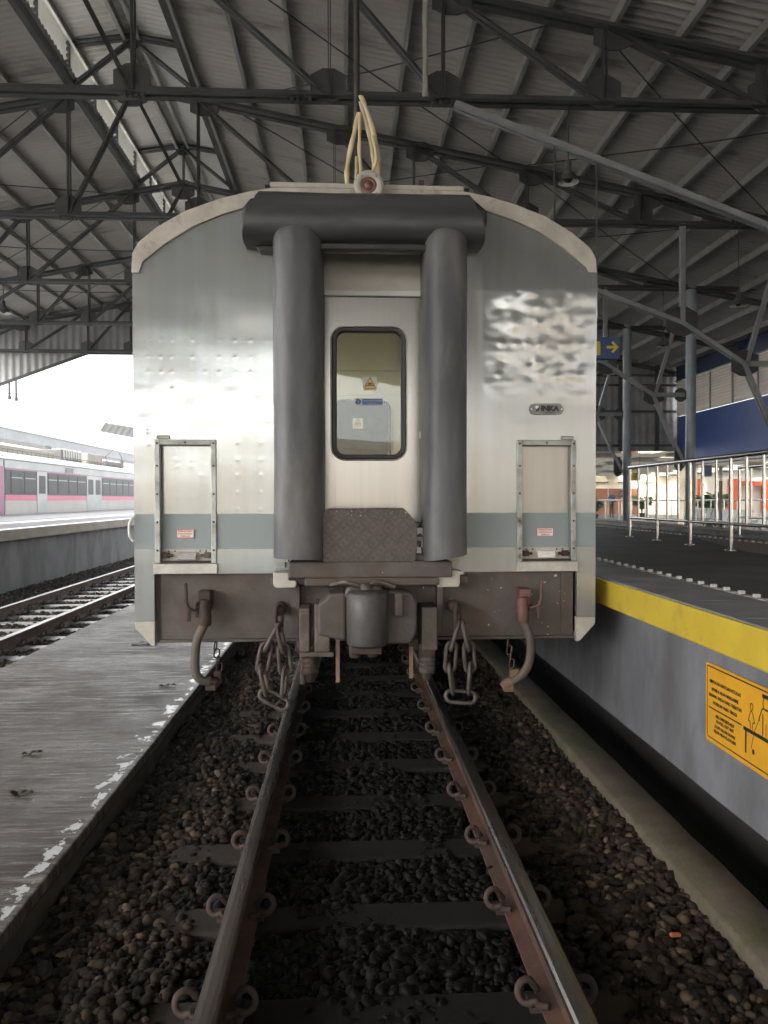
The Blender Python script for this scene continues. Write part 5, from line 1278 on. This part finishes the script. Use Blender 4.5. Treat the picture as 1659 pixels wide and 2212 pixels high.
hose(1.005, 1, [(1.035, FY - .09, .66), (1.042, FY - .09, .56), (1.02, FY - .09, .46), (.965, FY - .085, .39), (.90, FY - .08, .355)], 'hose', 'redcock')
for s, x in ((-1, -.985), (1, .915)):
    t = bpy.data.objects.new('dummy_chain', None); COL.objects.link(t); t.parent = car
    for k in range(4):
        b = MB(); link(b, (x + .008*k, FY + .0, .60 - .045*k), (0.1, 0, 1), (1, .2, 0) if k % 2 else (.3, 1, 0), .03, .017, .005); b.build('chain_link', 'chain' if s > 0 else 'rust', t)
    b = MB(); b.box(x + .01, x + .075, FY - .02, FY + .03, .36, .43) if s > 0 else b.box(x - .01, x + .04, FY - .02, FY + .03, .36, .44); b.build('dummy_plate', 'tan_rust' if s > 0 else 'rust', t, bevel=.01)

# ------------------------------------------------------------------ warning board on the platform wall
bd = thing('warning_board', 'amber warning board with pictograms on the grey platform wall', 'sign')
WX = 1.728
P2 = lambda u, v, d=0: (WX - d, 3.9 - u, v)
b = MB(); p = [(-q, v) for q, v in rrect(-.004, .90, .292, .697, .014)]
b.add([(WX, 3.9 + q, v) for q, v in p] + [(WX + .006, 3.9 + q, v) for q, v in p], [list(range(len(p))), list(range(len(p), 2*len(p)))] + [(i, (i + 1) % len(p), (i + 1) % len(p) + len(p), i + len(p)) for i in range(len(p))])
b.build('board', 'board_yellow', bd)
def strk(b, pts, w, d=.0012):
    for a, c in zip(pts, pts[1:]):
        b.beam(P2(a[0], a[1], d), P2(c[0], c[1], d), .001, w, (0, 0, 1) if abs(c[1] - a[1]) < abs(c[0] - a[0]) else (0, 1, 0))
b = MB(); strk(b, [(.012, .681), (.88, .681)], .007); strk(b, [(.018, .316), (.88, .316)], .005); strk(b, [(.012, .679), (.015, .318)], .003); strk(b, [(.883, .679), (.883, .318)], .003); strk(b, [(.032, .471), (.36, .471)], .007); b.build('border_lines', 'black', bd)
for k, (s_, v) in enumerate((('MINTALAH BANTUAN PETUGAS', .607), ('APABILA AKAN MENGAMBIL', .5685), ('BARANG ANDA YANG TERJATUH', .536), ('DI PERON YANG TINGGI', .502))):
    text('lettering', s_, .0245, 'black', P2(.195, v, .0012), LEFTWALL, bd, bold=.0003, sx=.88)
for s_, v in (("ASK OFFICER'S HELP", .440), ('TO PULL OUT ANY', .415), ('STUFF FALLEN DOWN', .3865), ('FROM HIGH PLATFORM', .361)):
    text('lettering', s_, .0235, 'black', P2(.197, v, .0012), LEFTWALL, bd, bold=.0003, sx=.88)
b = MB()
ov = lambda c, ru, rv, n=20: [(c[0] + ru*math.cos(a), c[1] + rv*math.sin(a)) for a in np.linspace(0, 2*math.pi, n + 1)]
strk(b, ov((.449, .581), .012, .016), .004)
strk(b, [(.449, .561), (.440, .556), (.420, .510), (.436, .512), (.440, .475)], .004); strk(b, [(.449, .561), (.458, .556), (.477, .512), (.460, .510), (.456, .475)], .004)
for x0, x1, z0, z1 in ((.377, .88, .455, .473), (.392, .406, .352, .455)):
    b.add([P2(x0, z0, .001), P2(x1, z0, .001), P2(x1, z1, .001), P2(x0, z1, .001)], [(0, 1, 2, 3)])
b.add([P2(u, v, .001) for u, v in ov((.466, .377), .011, .013)[:-1]], [list(range(20))])
strk(b, [(.513, .54), (.477, .478), (.446, .387)], .0025)
strk(b, [(.54, .657), (.60, .657)], .018); strk(b, ov((.572, .625), .026, .030), .004)
strk(b, [(.572, .600), (.54, .598), (.513, .542), (.522, .538)], .006); strk(b, [(.572, .600), (.61, .598), (.63, .535)], .006); strk(b, [(.546, .575), (.546, .475)], .006); strk(b, [(.60, .575), (.60, .475)], .006); strk(b, [(.572, .535), (.572, .475)], .004)
b.build('pictogram', 'black', bd)

# ------------------------------------------------------------------ litter on the path
def leaf(x, y, s, a, lab):
    b = MB(); vs = []; n = 10
    for i in range(n + 1):
        t_ = i/n*2 - 1; w = s*.42*(1 - t_*t_)**.6*(1 + .3*math.sin(i*2.1 + x*9)); 
        for k in (-1, 0, 1):
            px, py = t_*s, k*w; vs.append((px*math.cos(a) - py*math.sin(a), px*math.sin(a) + py*math.cos(a), .005 + .006*abs(k)*(1 + math.sin(i*1.7)) + .004*math.sin(t_*3 + a)))
    b.add(vs, [(i*3 + k, i*3 + k + 1, (i + 1)*3 + k + 1, (i + 1)*3 + k) for i in range(n) for k in (0, 1)], 0, True)
    o = b.build('dead_leaf', 'dead_leaf'); o.location = (x, y, 0); tag(o, lab, 'leaf', 'dead leaves on the wet path')
for x, y, s, a, lab in ((-2.30, 8.35, .16, .7, 'longest dead leaf, at the far end of the wet path'), (-1.62, 6.42, .07, .1, 'small dead leaf on the wet path just below the carriage corner fin'),
                    (-2.05, 4.75, .06, .2, 'flat dead leaf on the wet path, nearest the camera'), (-1.85, 4.1, .07, -.2, 'small dark leaf near the white patches at the path edge')):
    leaf(x, y, s, a, lab)
b = MB(); b.box(-.024, .026, -.008, .009, -.006, .007); o = b.build('brick_piece', 'brick_red', bevel=.004); o.location = (1.13, 2.9, -.15); o.rotation_euler = (.1, .2, .4)
tag(o, 'small orange red brick piece among the ballast by the kerb', 'brick piece')

# ------------------------------------------------------------------ misty air under and around the shed
hm = bpy.data.materials.new('haze'); hm.use_nodes = True; ht = hm.node_tree; ht.nodes.clear()
ho = ht.nodes.new('ShaderNodeOutputMaterial'); hv = ht.nodes.new('ShaderNodeVolumePrincipled')
hv.inputs['Color'].default_value = (.92, .94, .96, 1); hv.inputs['Density'].default_value = .0022; hv.inputs['Anisotropy'].default_value = .35
ht.links.new(hv.outputs[0], ho.inputs['Volume'])
hz = MB().box(-440, 440, -320, 720, -2.6, 9.2).build('haze', hm); tag(hz, kind='stuff'); hz.display_type = 'WIRE'
